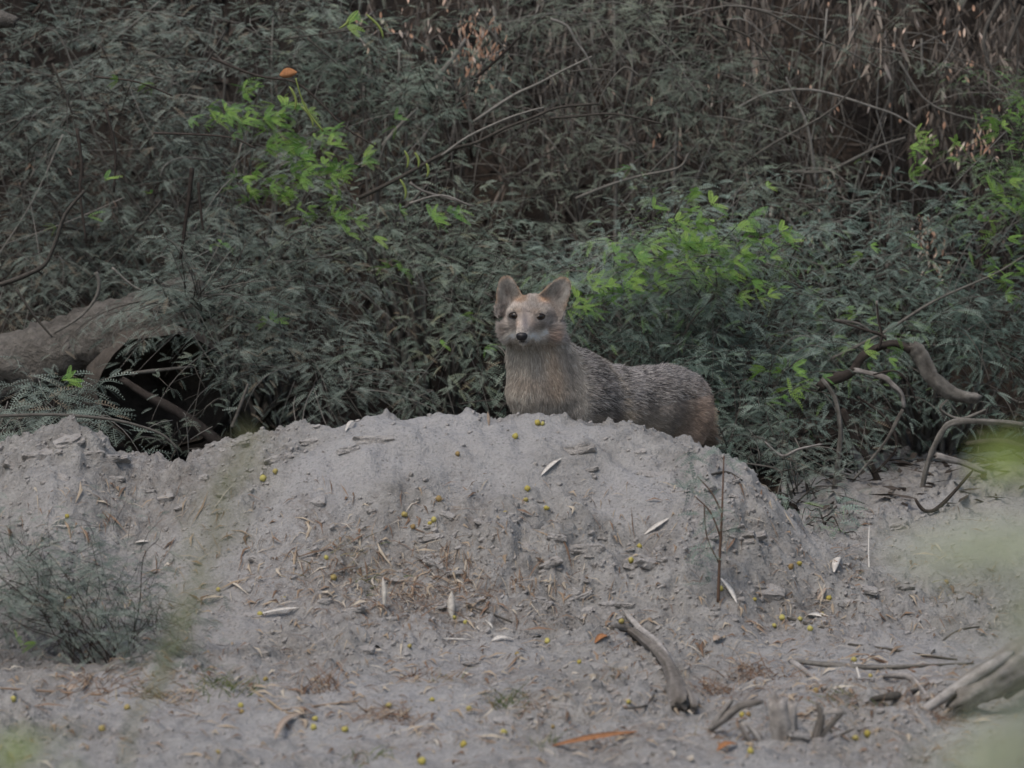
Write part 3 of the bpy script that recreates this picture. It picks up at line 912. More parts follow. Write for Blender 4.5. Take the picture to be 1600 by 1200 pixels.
for uv, Y, r in (
    ([(1150, 170), (1200, 146), (1260, 140), (1310, 150), (1360, 166), (1400, 180), (1435, 202)], 14.0, 2.6),
    ([(1150, 190), (1210, 170), (1270, 172), (1320, 195), (1370, 225)], 14.05, 2.2),
    ([(1235, 268), (1290, 268), (1335, 248), (1375, 228), (1415, 215)], 14.0, 3),
    ([(1200, 318), (1260, 320), (1320, 315), (1370, 308)], 14.0, 2.4),
    ([(1225, 372), (1280, 360), (1340, 366)], 13.9, 3),
    ([(1568, -10), (1546, 30), (1537, 62), (1541, 88), (1552, 112), (1582, 145)], 14.0, 3.4),
    ([(1130, 5), (1200, 20), (1260, 52), (1320, 78), (1380, 110)], 14.1, 2.6),
    ([(1275, 290), (1262, 200), (1240, 150), (1228, 120)], 14.0, 3),
    ([(1405, 95), (1440, 150), (1480, 175), (1540, 190)], 14.05, 2.2),
    ([(1600, 10), (1580, 60), (1570, 85)], 14.1, 3), ([(1440, 60), (1445, 120), (1480, 90), (1500, 40)], 14.1, 2),
    ([(1350, 240), (1365, 275), (1372, 320)], 14.0, 2.2), ([(1215, 95), (1160, 90), (1100, 95)], 14.2, 2.4),
    ([(1280, 350), (1330, 340), (1375, 300)], 14.0, 2), ([(1230, 340), (1255, 375), (1275, 400)], 13.8, 2.8)):
    part_branch(TH, uv, Y, r, M_BARK, 'vine')

# ------------------------------------------------------------------ logs and deadwood
def wood_mesh(mb, pt, rr, sides=12, a=.5, amp=.2, origin=None):
    """split, furrowed dead wood: ridges run along the grain, ends are splintered"""
    pt = np.asarray(pt, float); rr = np.asarray(rr, float)
    tan = np.gradient(pt, axis=0); tan /= np.linalg.norm(tan, axis=1)[:, None] + 1e-9
    ref = np.array([0, 0, 1.0]) if abs(tan[0][2]) < .8 else np.array([1.0, 0, 0])
    A = np.cross(tan[0], ref); A /= np.linalg.norm(A)
    sd = random.randint(0, 999); V = []; K = len(pt)
    jag = np.array([[random.uniform(-1, 1) * random.random() for _ in range(sides)] for _ in (0, 1)])
    va = []
    for i in range(K):
        A = A - tan[i] * np.dot(A, tan[i]); A /= np.linalg.norm(A); Bv = np.cross(tan[i], A)
        t = 2 * math.pi * np.arange(sides) / sides
        nz = fbm(np.cos(t) * 2.4 + i * .04, np.sin(t) * 2.4 + i * .09, sd, 3, .6) + .5 * noise(t * 0 + i * .55, t * 0 + .5, sd)
        rad = rr[i] * (1 + amp * 1.3 * nz)
        off = 0
        if i == 0: off = jag[0] * rr[i] * 1.6
        if i == K - 1: off = jag[1] * rr[i] * 1.6
        if i in (0, K - 1): rad = rad * .8
        V.append(pt[i] + (A[None] * np.cos(t)[:, None] + Bv[None] * np.sin(t)[:, None]) * rad[:, None] + tan[i][None] * np.reshape(off, (-1, 1)))
        va.append(np.clip(a + nz * .45, 0, 1))
    V = np.concatenate(V + [pt[:1] + tan[0] * rr[0] * .5, pt[-1:] - tan[-1] * rr[-1] * .5])
    va = np.concatenate(va + [np.array([.2, .2])])
    fs = []
    for i in range(K - 1):
        for k in range(sides):
            k2 = (k + 1) % sides
            fs.append((i * sides + k, i * sides + k2, (i + 1) * sides + k2, (i + 1) * sides + k))
    for k in range(sides):
        fs.append((k, K * sides, (k + 1) % sides)); fs.append(((K - 1) * sides + k, (K - 1) * sides + (k + 1) % sides, K * sides + 1))
    mb.add(V, fs, va)

def solid_log(name, label, cat, uv, Y, r, mat, Y2=None, sides=14, a=.4, group=None, wid=None, amp=.12, extra=None, n=8):
    m = len(uv)
    pts = [P(q[0], q[1], q[2] if len(q) > 2 else Y + ((Y2 or Y) - Y) * i / (m - 1)) for i, q in enumerate(uv)]
    pt, rr = smooth_path(pts, [px(q, Y) for q in r], n)
    mb = MB(); wood_mesh(mb, pt, rr, sides, a, amp)
    o = np.array(pts[len(pts) // 2])
    return tag(link(name, mb.mesh(name, mat, True, o), None, o), label, cat, group)

M_LOG = attr_mat('fallen_trunk_bark', [(0, (.055, .049, .043)), (1, (.19, .175, .155))], 1, .05, grain=34, bumpd=.04)
solid_log('fallen_log', 'thick fallen tree trunk lying at the left edge, slanting up into the shrub', 'log',
          [(-120, 618), (0, 580), (80, 556), (150, 530), (225, 500), (330, 455)], 13.4, [50, 52, 52, 50, 46, 34], M_LOG, sides=22, a=.9, amp=.16, n=10)
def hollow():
    """made-up closed sack of dark earth, added to keep the hollow dark, open towards the viewer"""
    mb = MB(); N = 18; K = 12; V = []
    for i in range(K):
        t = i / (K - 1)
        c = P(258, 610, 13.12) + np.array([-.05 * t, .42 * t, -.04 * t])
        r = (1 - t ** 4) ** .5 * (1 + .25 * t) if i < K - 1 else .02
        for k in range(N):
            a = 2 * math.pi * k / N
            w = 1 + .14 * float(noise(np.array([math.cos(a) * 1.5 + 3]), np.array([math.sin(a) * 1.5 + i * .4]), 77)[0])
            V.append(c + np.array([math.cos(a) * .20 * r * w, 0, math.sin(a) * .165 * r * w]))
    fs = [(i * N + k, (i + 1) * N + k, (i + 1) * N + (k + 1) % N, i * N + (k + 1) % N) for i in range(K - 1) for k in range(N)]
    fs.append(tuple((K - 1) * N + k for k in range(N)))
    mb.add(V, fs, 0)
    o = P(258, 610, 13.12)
    tag(link('shade_sack', mb.mesh('shade_sack', M_SACK, True, o), None, o), 'added dark sack of earth holding the shade beneath the fallen log', 'shade_sack')
M_SACK = attr_mat('shade_sack_earth', [(0, (.095, .082, .07)), (1, (.11, .095, .08))], 1, .05, grain=20, bumpd=.01)  # wall colour of the added sack that darkens the hollow
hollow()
solid_log('dead_root', 'smooth dark dead root slanting down inside the dark hollow', 'root',
          [(190, 592), (230, 618), (285, 648), (345, 695)], 13.0, [5, 7, 8, 9], M_BARKD, a=1.0)
solid_log('bare_stick', 'thin straight stick lying across the mouth of the dark hollow', 'stick', [(203, 584), (250, 578), (302, 573)], 12.9, [3, 3.2, 2.2], M_BARK, sides=6)
solid_log('bare_stick', 'pale straight stick leaning upright out of the shrub base, right of the hollow', 'stick', [(388, 600), (375, 635), (362, 668)], 12.5, [2, 3, 3], M_BARK, sides=6)
solid_log('dead_trunk_piece', 'pale end of a dead trunk high in the shrub at the upper left corner', 'trunk', [(-30, 28), (0, 30), (25, 35)], 13.1, [16, 14, 9], M_LOG, a=.8)

# tangled deadwood at the right
DR = link('dead_tree', None, None, P(1345, 800, 12.6))
tag(DR, 'gnarled fallen dead tree with a thick bent branch stub, right of the jackal', 'dead tree')
for uv, r, Y, m, lb in (
    ([(1424, 538), (1438, 556), (1455, 588), (1478, 608), (1502, 620), (1530, 622)], [11, 13, 14, 13, 11, 8], 12.7, M_BARK, 'thick bent branch stub with a pale broken end'),
    ([(1278, 606), (1300, 595), (1330, 582), (1345, 560), (1372, 542), (1400, 538), (1424, 548)], [12, 13, 10, 9, 9, 9, 10], 12.7, M_BARKD, None),
    ([(1335, 578), (1380, 590), (1395, 602), (1408, 615), (1413, 638)], [6, 7, 6, 5, 4], 12.65, M_DEAD, None),
    ([(1284, 592), (1304, 620), (1313, 668), (1309, 720), (1301, 785)], [4, 5, 5, 6, 7], 12.6, M_BARK, None),
    ([(1410, 640), (1382, 692), (1332, 752)], [5, 4, 3.5], 12.55, M_BARK, None),
    ([(1600, 664), (1560, 660), (1492, 660), (1468, 682), (1450, 722), (1438, 775), (1432, 800)], [6, 6, 7, 7, 7, 6, 6], 12.55, M_BARK, None),
    ([(1462, 712), (1500, 722), (1540, 738)], [8, 8, 6], 12.6, M_DEAD, None),
    ([(1316, 640), (1338, 690), (1355, 715), (1375, 760)], [9, 9, 8, 8], 12.7, M_BARKD, None),
    ([(1300, 500), (1320, 505), (1350, 515), (1375, 522), (1385, 530)], [2, 2.5, 3, 3, 3], 12.65, M_BARKD, None),
    ([(1370, 475), (1373, 500), (1378, 525), (1372, 545)], [2, 2.5, 3, 4], 12.65, M_BARKD, None),
    ([(1195, 690), (1222, 712), (1248, 702), (1285, 694)], [2.2, 3.2, 3, 2], 12.45, M_DEAD, None),
    ([(1150, 722), (1218, 735), (1216, 770), (1214, 800)], [1.5, 2, 2, 2], 12.4, M_BARK, None),
    ([(1520, 735), (1470, 790), (1445, 798), (1430, 780)], [3, 5, 5, 3], 12.3, M_BARKD, None),
    ([(1365, 585), (1400, 580), (1420, 600), (1436, 640)], [2, 2, 2, 1.5], 12.6, M_BARKD, None),
    ([(1340, 620), (1385, 655), (1400, 700), (1365, 740)], [3, 3, 3, 3], 12.65, M_BARKD, None),
    ([(1540, 640), (1500, 655), (1470, 640), (1480, 625)], [3, 4, 3, 2], 12.6, M_BARK, None),
    ([(1600, 700), (1560, 690), (1510, 695)], [8, 8, 6], 12.7, M_BARKD, None)):
    pt, rr = smooth_path([P(q[0], q[1], Y) for q in uv], [px(q * (.9 if lb else .66), Y) for q in r], 6)
    mb = MB(); wood_mesh(mb, pt, rr, 12, .5, .26)
    o = link('branch', mb.mesh('branch', m, True, np.array(DR.location)), DR)
    if lb: o['label'] = lb

# wood lying on the soil in front
def on_ground(uv, lift=0.0):
    out = []
    for q in uv:
        p = hit(q[0], q[1]); p[2] += lift + (q[2] if len(q) > 2 else 0)
        out.append(p)
    return out
def ground_wood(name, label, cat, uv, r, mat=M_DEAD, lift=None, sides=8, a=None, group=None, rough=.18, n=4):
    pts = on_ground(uv, 0)
    rr = [px(q, 10) for q in r]
    for p, q in zip(pts, rr): p[2] += q * .6
    pt, r2 = smooth_path(pts, rr, n)
    mb = MB()
    if max(r) > 3.6: wood_mesh(mb, pt, r2, 10, .5 if a is None else a, .25)
    else: tube(mb, pt, r2, sides, random.random() if a is None else a, rough)
    c = pt[len(pt) // 2]
    return tag(link(name, mb.mesh(name, mat, True, c), None, c), label, cat, group)

big = solid_log('dead_log', 'thick split grey dead log entering from the right edge near the bottom', 'log',
          [(1492, 1096, 9.68), (1530, 1072, 9.72), (1570, 1050, 9.76), (1640, 1008, 9.85), (1740, 960, 9.95)], 9.8, [22, 28, 31, 34, 36], M_DEAD, sides=26, a=.3, amp=.13, n=7)
solid_log('wood_splinter', 'pale flat splinter leaning along the top of the thick grey dead log', 'splinter',
          [(1432, 1118, 9.66), (1480, 1085, 9.68), (1540, 1045, 9.7), (1580, 1022, 9.75)], 9.7, [6, 9, 9, 7], M_DEAD, sides=9, a=1.0)
solid_log('dead_stick', 'dark stick propped beneath the thick grey dead log at the right edge', 'stick', [(1570, 1090, 9.8), (1600, 1070, 9.8), (1650, 1045, 9.8)], 9.8, [5, 6, 6], M_DEAD, sides=8, a=.1)

FK = link('forked_dead_branch', None, None, hit(1062, 1118))
tag(FK, 'forked grey dead branch curving down the soil below the middle of the mound', 'branch')
for uv, r, a in (([(955, 988), (985, 995), (1015, 1018), (1042, 1048), (1056, 1078), (1062, 1118)], [5, 7, 8, 10, 12, 15], .2), ([(975, 965), (1000, 990), (1030, 1022), (1052, 1052)], [3, 5, 6, 7], .9),
                 ([(1058, 1075), (1075, 1090), (1085, 1118)], [7, 8, 9], .5)):
    pts = on_ground(uv); 
    for p, q in zip(pts, r): p[2] += px(q, 10) * .7 + .004
    pt, r2 = smooth_path(pts, [px(q, 10) for q in r], 5)
    mb = MB(); wood_mesh(mb, pt, r2, 14, a, .32)
    link('prong', mb.mesh('prong', M_DEAD, True, np.array(FK.location)), FK)

ST = link('broken_stump', None, None, hit(1225, 1155))
tag(ST, 'low weathered broken stump with splayed splinters, at the lower right', 'stump')
sb = np.array(ST.location)
def up_piece(uv, r, a, Y=None):
    r = [q * .8 for q in r]
    Yb = sb[1] if Y is None else Y
    mb = MB(); pts = [P(q[0], q[1], Yb + (q[2] if len(q) > 2 else 0)) for q in uv]
    pt, r2 = smooth_path(pts, [px(q, 9.6) for q in r], 4)
    wood_mesh(mb, pt, r2, 14, a, .35)
    link('splinter', mb.mesh('splinter', M_DEAD, True, sb), ST)
for uv, r, a in (([(1222, 1165), (1218, 1130), (1212, 1090)], [21, 19, 17], .55), ([(1238, 1160), (1236, 1120), (1240, 1096)], [13, 12, 7], .8),
                 ([(1190, 1096), (1155, 1105), (1125, 1128), (1108, 1140)], [6, 8, 7, 4], .3), ([(1145, 1092), (1128, 1115), (1112, 1135)], [3, 6, 5], .6),
                 ([(1270, 1165), (1282, 1128), (1278, 1100)], [9, 8, 5], .1), ([(1268, 1168), (1300, 1130), (1318, 1112)], [5, 5, 4], .35), ([(1322, 1114), (1300, 1112), (1272, 1118)], [3, 5, 3], .9),
                 ([(1155, 1132), (1170, 1155), (1182, 1172)], [4, 5, 5], .6), ([(1165, 1130), (1180, 1145), (1190, 1160)], [3, 4, 4], .9),
                 ([(1305, 1170), (1312, 1150), (1335, 1138)], [3, 3, 2], .2)):
    up_piece(uv, r, a)
for lb, uv, r, m, a in (
    ('long straight brown twig lying level on the soil, left of the thick grey log', [(1240, 1038), (1300, 1042), (1360, 1046), (1430, 1043), (1520, 1040)], [3, 4.5, 4.5, 3.5, 2], M_BARK, .6),
    ('thin dark twig lying just behind the long straight brown twig', [(1325, 1010), (1390, 1016), (1440, 1026), (1495, 1033)], [2, 2.5, 2.5, 1.8], M_BARK, .2),
    ('short pale stick slanting down from the left end of the long brown twig', [(1236, 1036), (1262, 1056), (1290, 1080)], [4, 5, 4], M_DEAD, .9),
    ('curved thin twig arching up beside the pale green blurred leaves', [(1455, 1022), (1475, 1002), (1500, 988), (1530, 982)], [1.5, 2, 2, 1.2], M_BARK, .3),
    ('dark flat piece of bark on the soil left of the thick grey log', [(1362, 1094), (1400, 1092), (1435, 1082)], [4, 7, 3], M_BARK, .15),
    ('grey knobbly stick bent down beside the dark flat bark piece', [(1380, 1060), (1420, 1063), (1438, 1080), (1450, 1098)], [4, 6, 5, 4], M_DEAD, .6),
    ('short dark twig on the foot of the mound beneath the yellow fruits', [(1230, 972), (1260, 980), (1300, 986)], [2, 3, 2], M_BARK, .2),
    ('thin dark twig lying on the soil right of the upright white leaf', [(728, 948), (760, 958), (800, 976)], [1.2, 1.6, 1.4], M_BARK, .1),
    ('curved dark twig on the right shoulder of the mound behind the sapling', [(1105, 740), (1135, 740), (1160, 752)], [2.4, 2.6, 1.6], M_BARK, .1),
    ('rust coloured twig lying along the soil at the lower left', [(0, 1084), (80, 1086), (150, 1087), (210, 1084)], [1.6, 2.2, 2, 1.6], M_RUST, .7),
    ('bent straw coloured stalk on the soil at the lower left, right of the rust twig', [(395, 1078), (420, 1098), (450, 1118), (480, 1112)], [1.6, 2, 2, 1.4], M_STRAW, .6),
    ('long thin rusty stalk lying right of the bent straw stalk', [(440, 1112), (500, 1106), (560, 1100)], [1.6, 1.6, 1.4], M_RUST, .8),
    ('small dark crooked twig near the bottom, left of the stump', [(975, 1108), (1010, 1100), (1025, 1080)], [1.6, 2, 1.4], M_BARK, .2),
    ('straight pale straw standing up from the soil right of the mound', [(1358, 888), (1357, 874, .03), (1358, 860, .06)], [1.5, 1.5, 1.2], M_WHITE, .5),
    ('bleached straw lying between the brown twig and the stump', [(1336, 1038), (1342, 1058), (1346, 1078)], [1.8, 2, 1.4], M_WHITE, .5),
    ('red-brown feathery dead twig crossing the long brown twig', [(1340, 1020), (1380, 1036), (1430, 1052)], [1.5, 3, 2], M_RUST, .3),
    ('thin arching twig against the sky side of the crest in front of the jackal', [(985, 664), (1010, 655, .012), (1032, 664)], [1.2, 1.2, 1], M_STRAW, .6)):
    if 'sky side' in lb: lb = 'thin straw arching over the mound crest in front of the jackal belly'
    ground_wood('twig' if 'straw' not in lb else 'straw', lb, 'twig', uv, r, m, a=a)

# ------------------------------------------------------------------ fallen leaves, pods
def blade(name, label, cat, p0, p1, w, mat, curl=.12, lift=.004, group=None, up=False, a=.5):
    """a lens-shaped dry leaf with a midrib fold and some thickness, from p0 to p1"""
    p0 = np.array(p0); p1 = np.array(p1)
    ax = p1 - p0; L = np.linalg.norm(ax); ax /= L
    n = np.array([0, -.35, 1.0]) if not up else np.array([0, -1, .25])
    sd = np.cross(ax, n); sd /= np.linalg.norm(sd); n = np.cross(sd, ax)
    N = 10; V = []; fs = []
    cs = random.uniform(-1, 1) * .06
    for i in range(N + 1):
        t = i / N
        ww = w * .5 * math.sin(math.pi * min(1, max(0.02, t * .94 + .04))) ** .8
        c = p0 + ax * L * t + n * (lift + curl * L * math.sin(math.pi * t) * .5) + sd * cs * L * math.sin(math.pi * t)
        V += [c - sd * ww + n * ww * .35, c, c + sd * ww + n * ww * .35, c - n * .0012]
    for i in range(N):
        b = 4 * i
        fs += [(b, b + 1, b + 5, b + 4), (b + 1, b + 2, b + 6, b + 5), (b + 2, b + 3, b + 7, b + 6), (b + 3, b, b + 4, b + 7)]
    mb = MB(); mb.add(V, fs, a)
    c = (p0 + p1) / 2
    return tag(link(name, mb.mesh(name, mat, True, c), None, c), label, cat, group)

for lb, q0, q1, w, m, c in (
    ('bleached narrow leaf lying slanted on the right face of the mound', (1008, 838), (1046, 811), 10, M_WHITE, .05),
    ('bright white curled leaf on the right foot of the mound', (1303, 897), (1313, 874), 13, M_WHITE, .15),
    ('long bleached leaf slanting down at the foot of the sapling', (1126, 913), (1151, 948), 9, M_WHITE, .05),
    ('grey-white narrow leaf on the mound below the crest', (846, 748), (877, 722), 9, M_WHITE, .05),
    ('pale wedge of a fallen leaf with a dark underside, right of the upright white leaf', (768, 1004), (802, 1002), 13, M_WHITE, .2),
    ('thin pale leaf sliver on the soil left of the pale wedge leaf', (690, 1000), (735, 1002), 5, M_WHITE, .05),
    ('small curled white leaf tip above the pale wedge leaf', (758, 972), (770, 986), 5, M_WHITE, .2),
    ('pale twisted leaf on the soil below the dark low shrub', (403, 963), (467, 958), 8, M_WHITE, .1),
    ('small torn white leaf scrap near the yellow fruits at the foot of the mound', (1262, 964), (1284, 966), 14, M_WHITE, .1),
    ('broad orange-brown dry pod lying near the bottom edge', (863, 1171), (995, 1148), 15, M_ORANGE, .04),
    ('long pinkish tan leaf curving near the bottom left', (430, 1160), (492, 1118), 12, M_TAN, .08),
    ('curled bleached leaf below the crest on the left part of the mound', (540, 676), (556, 664), 7, M_WHITE, .2),
    ('thin bleached straw leaf on the left slope of the mound', (82, 826), (148, 830), 5, M_WHITE, .04),
    ('pale scrap of leaf behind the dark low shrub', (212, 855), (232, 850), 8, M_WHITE, .1),
    ('pinkish dry leaf standing on the foot of the mound, right of the sapling', (1278, 938), (1291, 922), 8, M_TAN, .1),
    ('brown curled leaf half buried near the rust twig', (105, 1083), (125, 1076), 15, M_TAN, .3),
    ('brown crumpled leaf at the bottom, below the stump splinters', (1120, 1178), (1152, 1168), 12, M_ORANGE, .2),
    ('pale stick-like leaf lying between the stump splinters', (1152, 1130), (1200, 1130), 6, M_WHITE, .04),
    ('tan fallen leaf below the orange-brown pod', (1115, 1008), (1128, 998), 14, M_TAN, .2),
    ('rusty leaf clump beside the top of the forked branch', (930, 1004), (952, 996), 14, M_ORANGE, .25)):
    a, b = hit(*q0), hit(*q1)
    blade('fallen_leaf' if 'pod' not in lb else 'dry_pod', lb, 'leaf' if 'pod' not in lb else 'pod', a, b, px(w, 10.5), m, c)
# two leaves that stand on edge in the soil
b0 = hit(706, 975); blade('fallen_leaf', 'bleached lance-shaped leaf standing upright in the soil in front of the mound', 'leaf', b0, P(706, 924, b0[1] + .01), px(13, 10.5), M_WHITE, .05, 0, up=True)
b0 = hit(600, 962); blade('fallen_leaf', 'narrow twisted pale leaf standing upright, left of the lance-shaped one', 'leaf', b0, P(598, 902, b0[1] + .01), px(8, 10.5), M_WHITE, .12, 0, up=True)
b0 = hit(764, 667); blade('fallen_leaf', 'tiny reddish dry leaf standing on the mound crest below the jackal chest', 'leaf', b0, P(762, 643, b0[1] + .005), px(5, 11.3), M_TAN, .05, 0, up=True)

# small yellow fruits
fr = MB()
def ico(r=1.0, sub=1, jit=0.0, seed=0):
    import bmesh
    bm = bmesh.new(); bmesh.ops.create_icosphere(bm, subdivisions=sub, radius=r)
    rg = random.Random(seed)
    for v in bm.verts: v.co *= 1 + rg.uniform(-jit, jit)
    V = np.array([v.co[:] for v in bm.verts]); Fc = [tuple(q.index for q in f.verts) for f in bm.faces]
    bm.free()
    return V, Fc
FM = []
for k in range(4):
    V, Fc = ico(1, 2, .22, k)
    mb = MB(); mb.add(V * np.array([1, 1, .82]), Fc, .1 + .05 * k); FM.append(mb.mesh('yellow_fruit', M_FRUIT))
FR = [(790, 803), (678, 816), (645, 833), (521, 905), (999, 858), (986, 884), (710, 973), (727, 982), (971, 974), (675, 1097), (607, 1107), (733, 1110), (537, 1145), (787, 1150), (864, 1143), (982, 1106),
      (808, 1024), (724, 1167), (659, 1194), (855, 1006), (437, 667), (411, 751), (430, 745), (805, 684), (840, 664), (848, 668), (715, 714), (685, 785), (824, 770), (822, 789), (789, 804), (632, 808),
      (854, 801), (510, 877), (1222, 970), (1210, 977), (1266, 986), (1284, 961), (1275, 1082), (1173, 1177), (1138, 918), (1179, 947), (1236, 888), (1249, 889), (1127, 924), (1160, 1121), (1169, 1122),
      (1355, 1150), (1337, 1156), (1334, 1037), (1479, 910), (1360, 1059), (1295, 942), (21, 1091), (159, 1145), (341, 1179), (376, 1106), (377, 1116), (492, 1126), (490, 1140), (444, 937), (341, 924),
      (105, 810), (108, 941), (406, 963), (415, 1062), (539, 1144), (199, 1108), (672, 820), (1250, 976), (640, 1012), (905, 1040)]
LM = [('the upright lance-shaped leaf', 706, 950), ('the narrow upright leaf', 600, 935), ('the bleached slanted leaf', 1027, 824), ('the bright white curled leaf', 1308, 886),
      ('the sapling foot', 1122, 945), ('the grey-white leaf under the crest', 862, 735), ('the pale wedge leaf', 785, 1003), ('the orange-brown pod', 930, 1160), ('the stump', 1222, 1125),
      ('the forked dead branch', 1030, 1040), ('the long brown twig', 1380, 1043), ('the thick grey log', 1520, 1085), ('the jackal chest', 820, 650), ('the jackal rump', 1090, 690),
      ('the ledge-like clod', 585, 690), ('the heap at the left end', 95, 690), ('the dark-fronted slab', 435, 716), ('the twisted pale leaf', 435, 960), ('the dark low shrub', 130, 970),
      ('the olive grass tuft', 350, 1072), ('the upright rusty tuft', 505, 1078), ('the crusted ledge clod', 915, 862), ('the rust twig', 110, 1086), ('the tan curved leaf', 460, 1140), ('the wide flat clod', 1020, 882),
      ('the torn white scrap', 1273, 965), ('the small green tuft', 790, 1100), ('the rusty patch', 650, 940), ('the dark bark piece', 1400, 1090), ('the rock-like clod', 1350, 805)]
USED = {}
def near_label(kind, u, v):
    n, lu, lv_ = min(LM, key=lambda q: math.hypot(q[1] - u, (q[2] - v) * 1.3))
    du, dv = u - lu, (v - lv_) * 1.3
    d = math.hypot(du, dv)
    if d > 150: return None
    side = ('right of' if du > 0 else 'left of') if abs(du) > abs(dv) else ('below' if dv > 0 else 'above')
    k = (kind, n, side, 'close' if d < 55 else 'far')
    if k in USED: return None
    USED[k] = 1
    return f"{kind} {'just ' if d < 55 else 'some way '}{side} {n}"
for (u, v) in FR:
    p = hit(u, v)
    r = px(random.uniform(3.2, 5.6), 10.8)
    o = link('yellow_fruit', random.choice(FM), None, (p[0], p[1], p[2] + r * .6))
    o.scale = (r, r, r); o.rotation_euler = (random.uniform(0, 3), random.uniform(0, 3), random.uniform(0, 3))
    tag(o, near_label('small yellow fruit', u, v) or 'small round yellow fallen fruit lying on the grey soil', 'fruit', 'small yellow fruits scattered over the soil')

# ------------------------------------------------------------------ soil clods
CM = []
for k in range(7):
    import bmesh
    V, Fc = ico(1, 3, .05, 50 + k)
    n1 = fbm(V[:, 0] * 1.6 + k * 9, V[:, 1] * 1.6 + V[:, 2] * 2.1, 200 + k, 4, .6)
    n2 = fbm(V[:, 2] * 1.9 + k * 5, V[:, 0] * 1.3 - V[:, 1] * 1.9, 300 + k, 3, .6)
    V = V * (1 + .30 * n1 + .22 * n2)[:, None]
    V = np.clip(V, -.85, .8) * np.array([1.15, 1, .7])
    mb = MB(); mb.add(V, Fc, 0); CM.append(mb.mesh('soil_clod', M_CLOD, False))
def clod(u, v, rpx, label, group=None, flat=1.0, wide=1.0):
    p = hit(u, v)
    r = px(rpx, p[1])
    o = link('soil_clod', random.choice(CM), None, (p[0], p[1] + r * .2, p[2] - r * .15 * flat))
    o.scale = (r * wide, r * random.uniform(.7, 1.1), r * flat)
    o.rotation_euler = (random.uniform(-.4, .4), random.uniform(-.4, .4), random.uniform(0, 6.28) if wide == 1 else random.uniform(-.3, .3))
    tag(o, label, 'clod', group)
for q in ((585, 690, 22, 'large ledge-like soil clod with a dark overhang on the upper left of the mound', None, .85, 1.6), (545, 705, 16, 'rounded soil clod below the ledge-like clod on the mound', None, .7, 1.2),
          (435, 716, 15, 'flat dark-fronted soil slab on the left shoulder of the mound', None, .8, 1.7), (60, 712, 22, 'large cracked clod in the heap at the left end of the mound', None, .8, 1.2),
          (108, 690, 20, 'blocky clod crowning the heap at the left end of the mound', None, .8, 1.3), (145, 712, 16, 'broken clod right of the heap crown at the left end', None, .7, 1.3), (100, 748, 14, 'rounded clod below the heap at the left end', None, .9, 1.0),
          (905, 708, 20, 'pale flat clod below the dark notch near the mound crest', None, .8, 1.5), (1018, 742, 16, 'dark-edged clod high on the right face of the mound', None, .6, 1.2),
          (915, 862, 20, 'crusted ledge clod at mid height of the mound, above the forked branch', None, .8, 1.7), (860, 880, 14, 'small crusted ledge clod left of the larger ledge', None, .8, 1.5),
          (1020, 882, 20, 'wide flat clod on the lower right face of the mound', None, .8, 1.5), (1195, 922, 22, 'clod over a dark hollow at the right foot of the mound', None, .8, 1.6),
          (1350, 805, 20, 'pale rock-like clod on the soil bank behind the mound', None, .7, 1.5), (1395, 825, 18, 'flat pale clod beside the rock-like one on the soil bank', None, .8, 1.6),
          (1165, 835, 14, 'blocky clod on the right edge of the mound', None, .7, 1.2), (1000, 706, 9, 'small clod just below the crest on the right part', None, .7, 1.2)):
    clod(*q)
rg = random.Random(5)
cnt = 0
tries = 0
while cnt < 290 and tries < 4000:
    tries += 1
    if rg.random() < .6: u, v = rg.uniform(0, 1380), rg.uniform(665, 960)
    else: u, v = rg.uniform(0, 1600), rg.uniform(880, 1195)
    p = hit(u, v)
    if p[1] > 12.2: continue
    k = _near(RM, p[0], p[1])
    if rg.random() > k * .9: continue
    onm = _near(MH, p[0], p[1]) > .01
    r = 3.4 + 11 * rg.random() ** 2.4
    clod(u, v, r, (near_label('grey soil clod', u, v) if r > 4.2 else None) or 'small crumbly grey soil clod lying on the mound' if onm else 'small crumbly grey soil clod lying on the flat ground', 'soil clods on the mound' if onm else 'soil clods on the flat ground', rg.uniform(.5, .9), rg.uniform(1, 1.5))
    cnt += 1

# crumbs nobody could count
def crumbs():
    V0, F0 = ico(1, 1, .25, 9); F0 = np.array(F0)
    N = 13000
    pos = []
    g = np.random.default_rng(8)
    while len(pos) < N:
        x, y = g.uniform(-1.35, 1.4), g.uniform(9.1, 12.3)
        k = _near(RM, x, y)
        if g.random() < k * .9 + .05: pos.append((x, y, gz(x, y), (.0018 + .0078 * g.random() ** 3)))
    a = np.array(pos)
    V0s = np.stack([V0 * np.array([1, .9, .7]), V0[:, [1, 2, 0]], V0[:, [2, 0, 1]] * .9])
    w = g.integers(0, 3, N)
    V = V0s[w] * a[:, 3][:, None, None] * g.uniform(.7, 1.4, (N, 1, 3)) + a[:, None, :3]
    Q = (F0[None] + (np.arange(N) * len(V0))[:, None, None]).reshape(-1, 3)
    me = bpy.data.meshes.new('soil_crumbs')
    fast_mesh(me, V.reshape(-1, 3), Q)
    me.polygons.foreach_set('use_smooth', np.zeros(len(Q), bool))
    me.materials.append(M_CLOD)
    tag(link('soil_crumbs', me), 'fine crumbs of grey soil strewn over mound and ground', 'crumbs', kind='stuff')
crumbs()

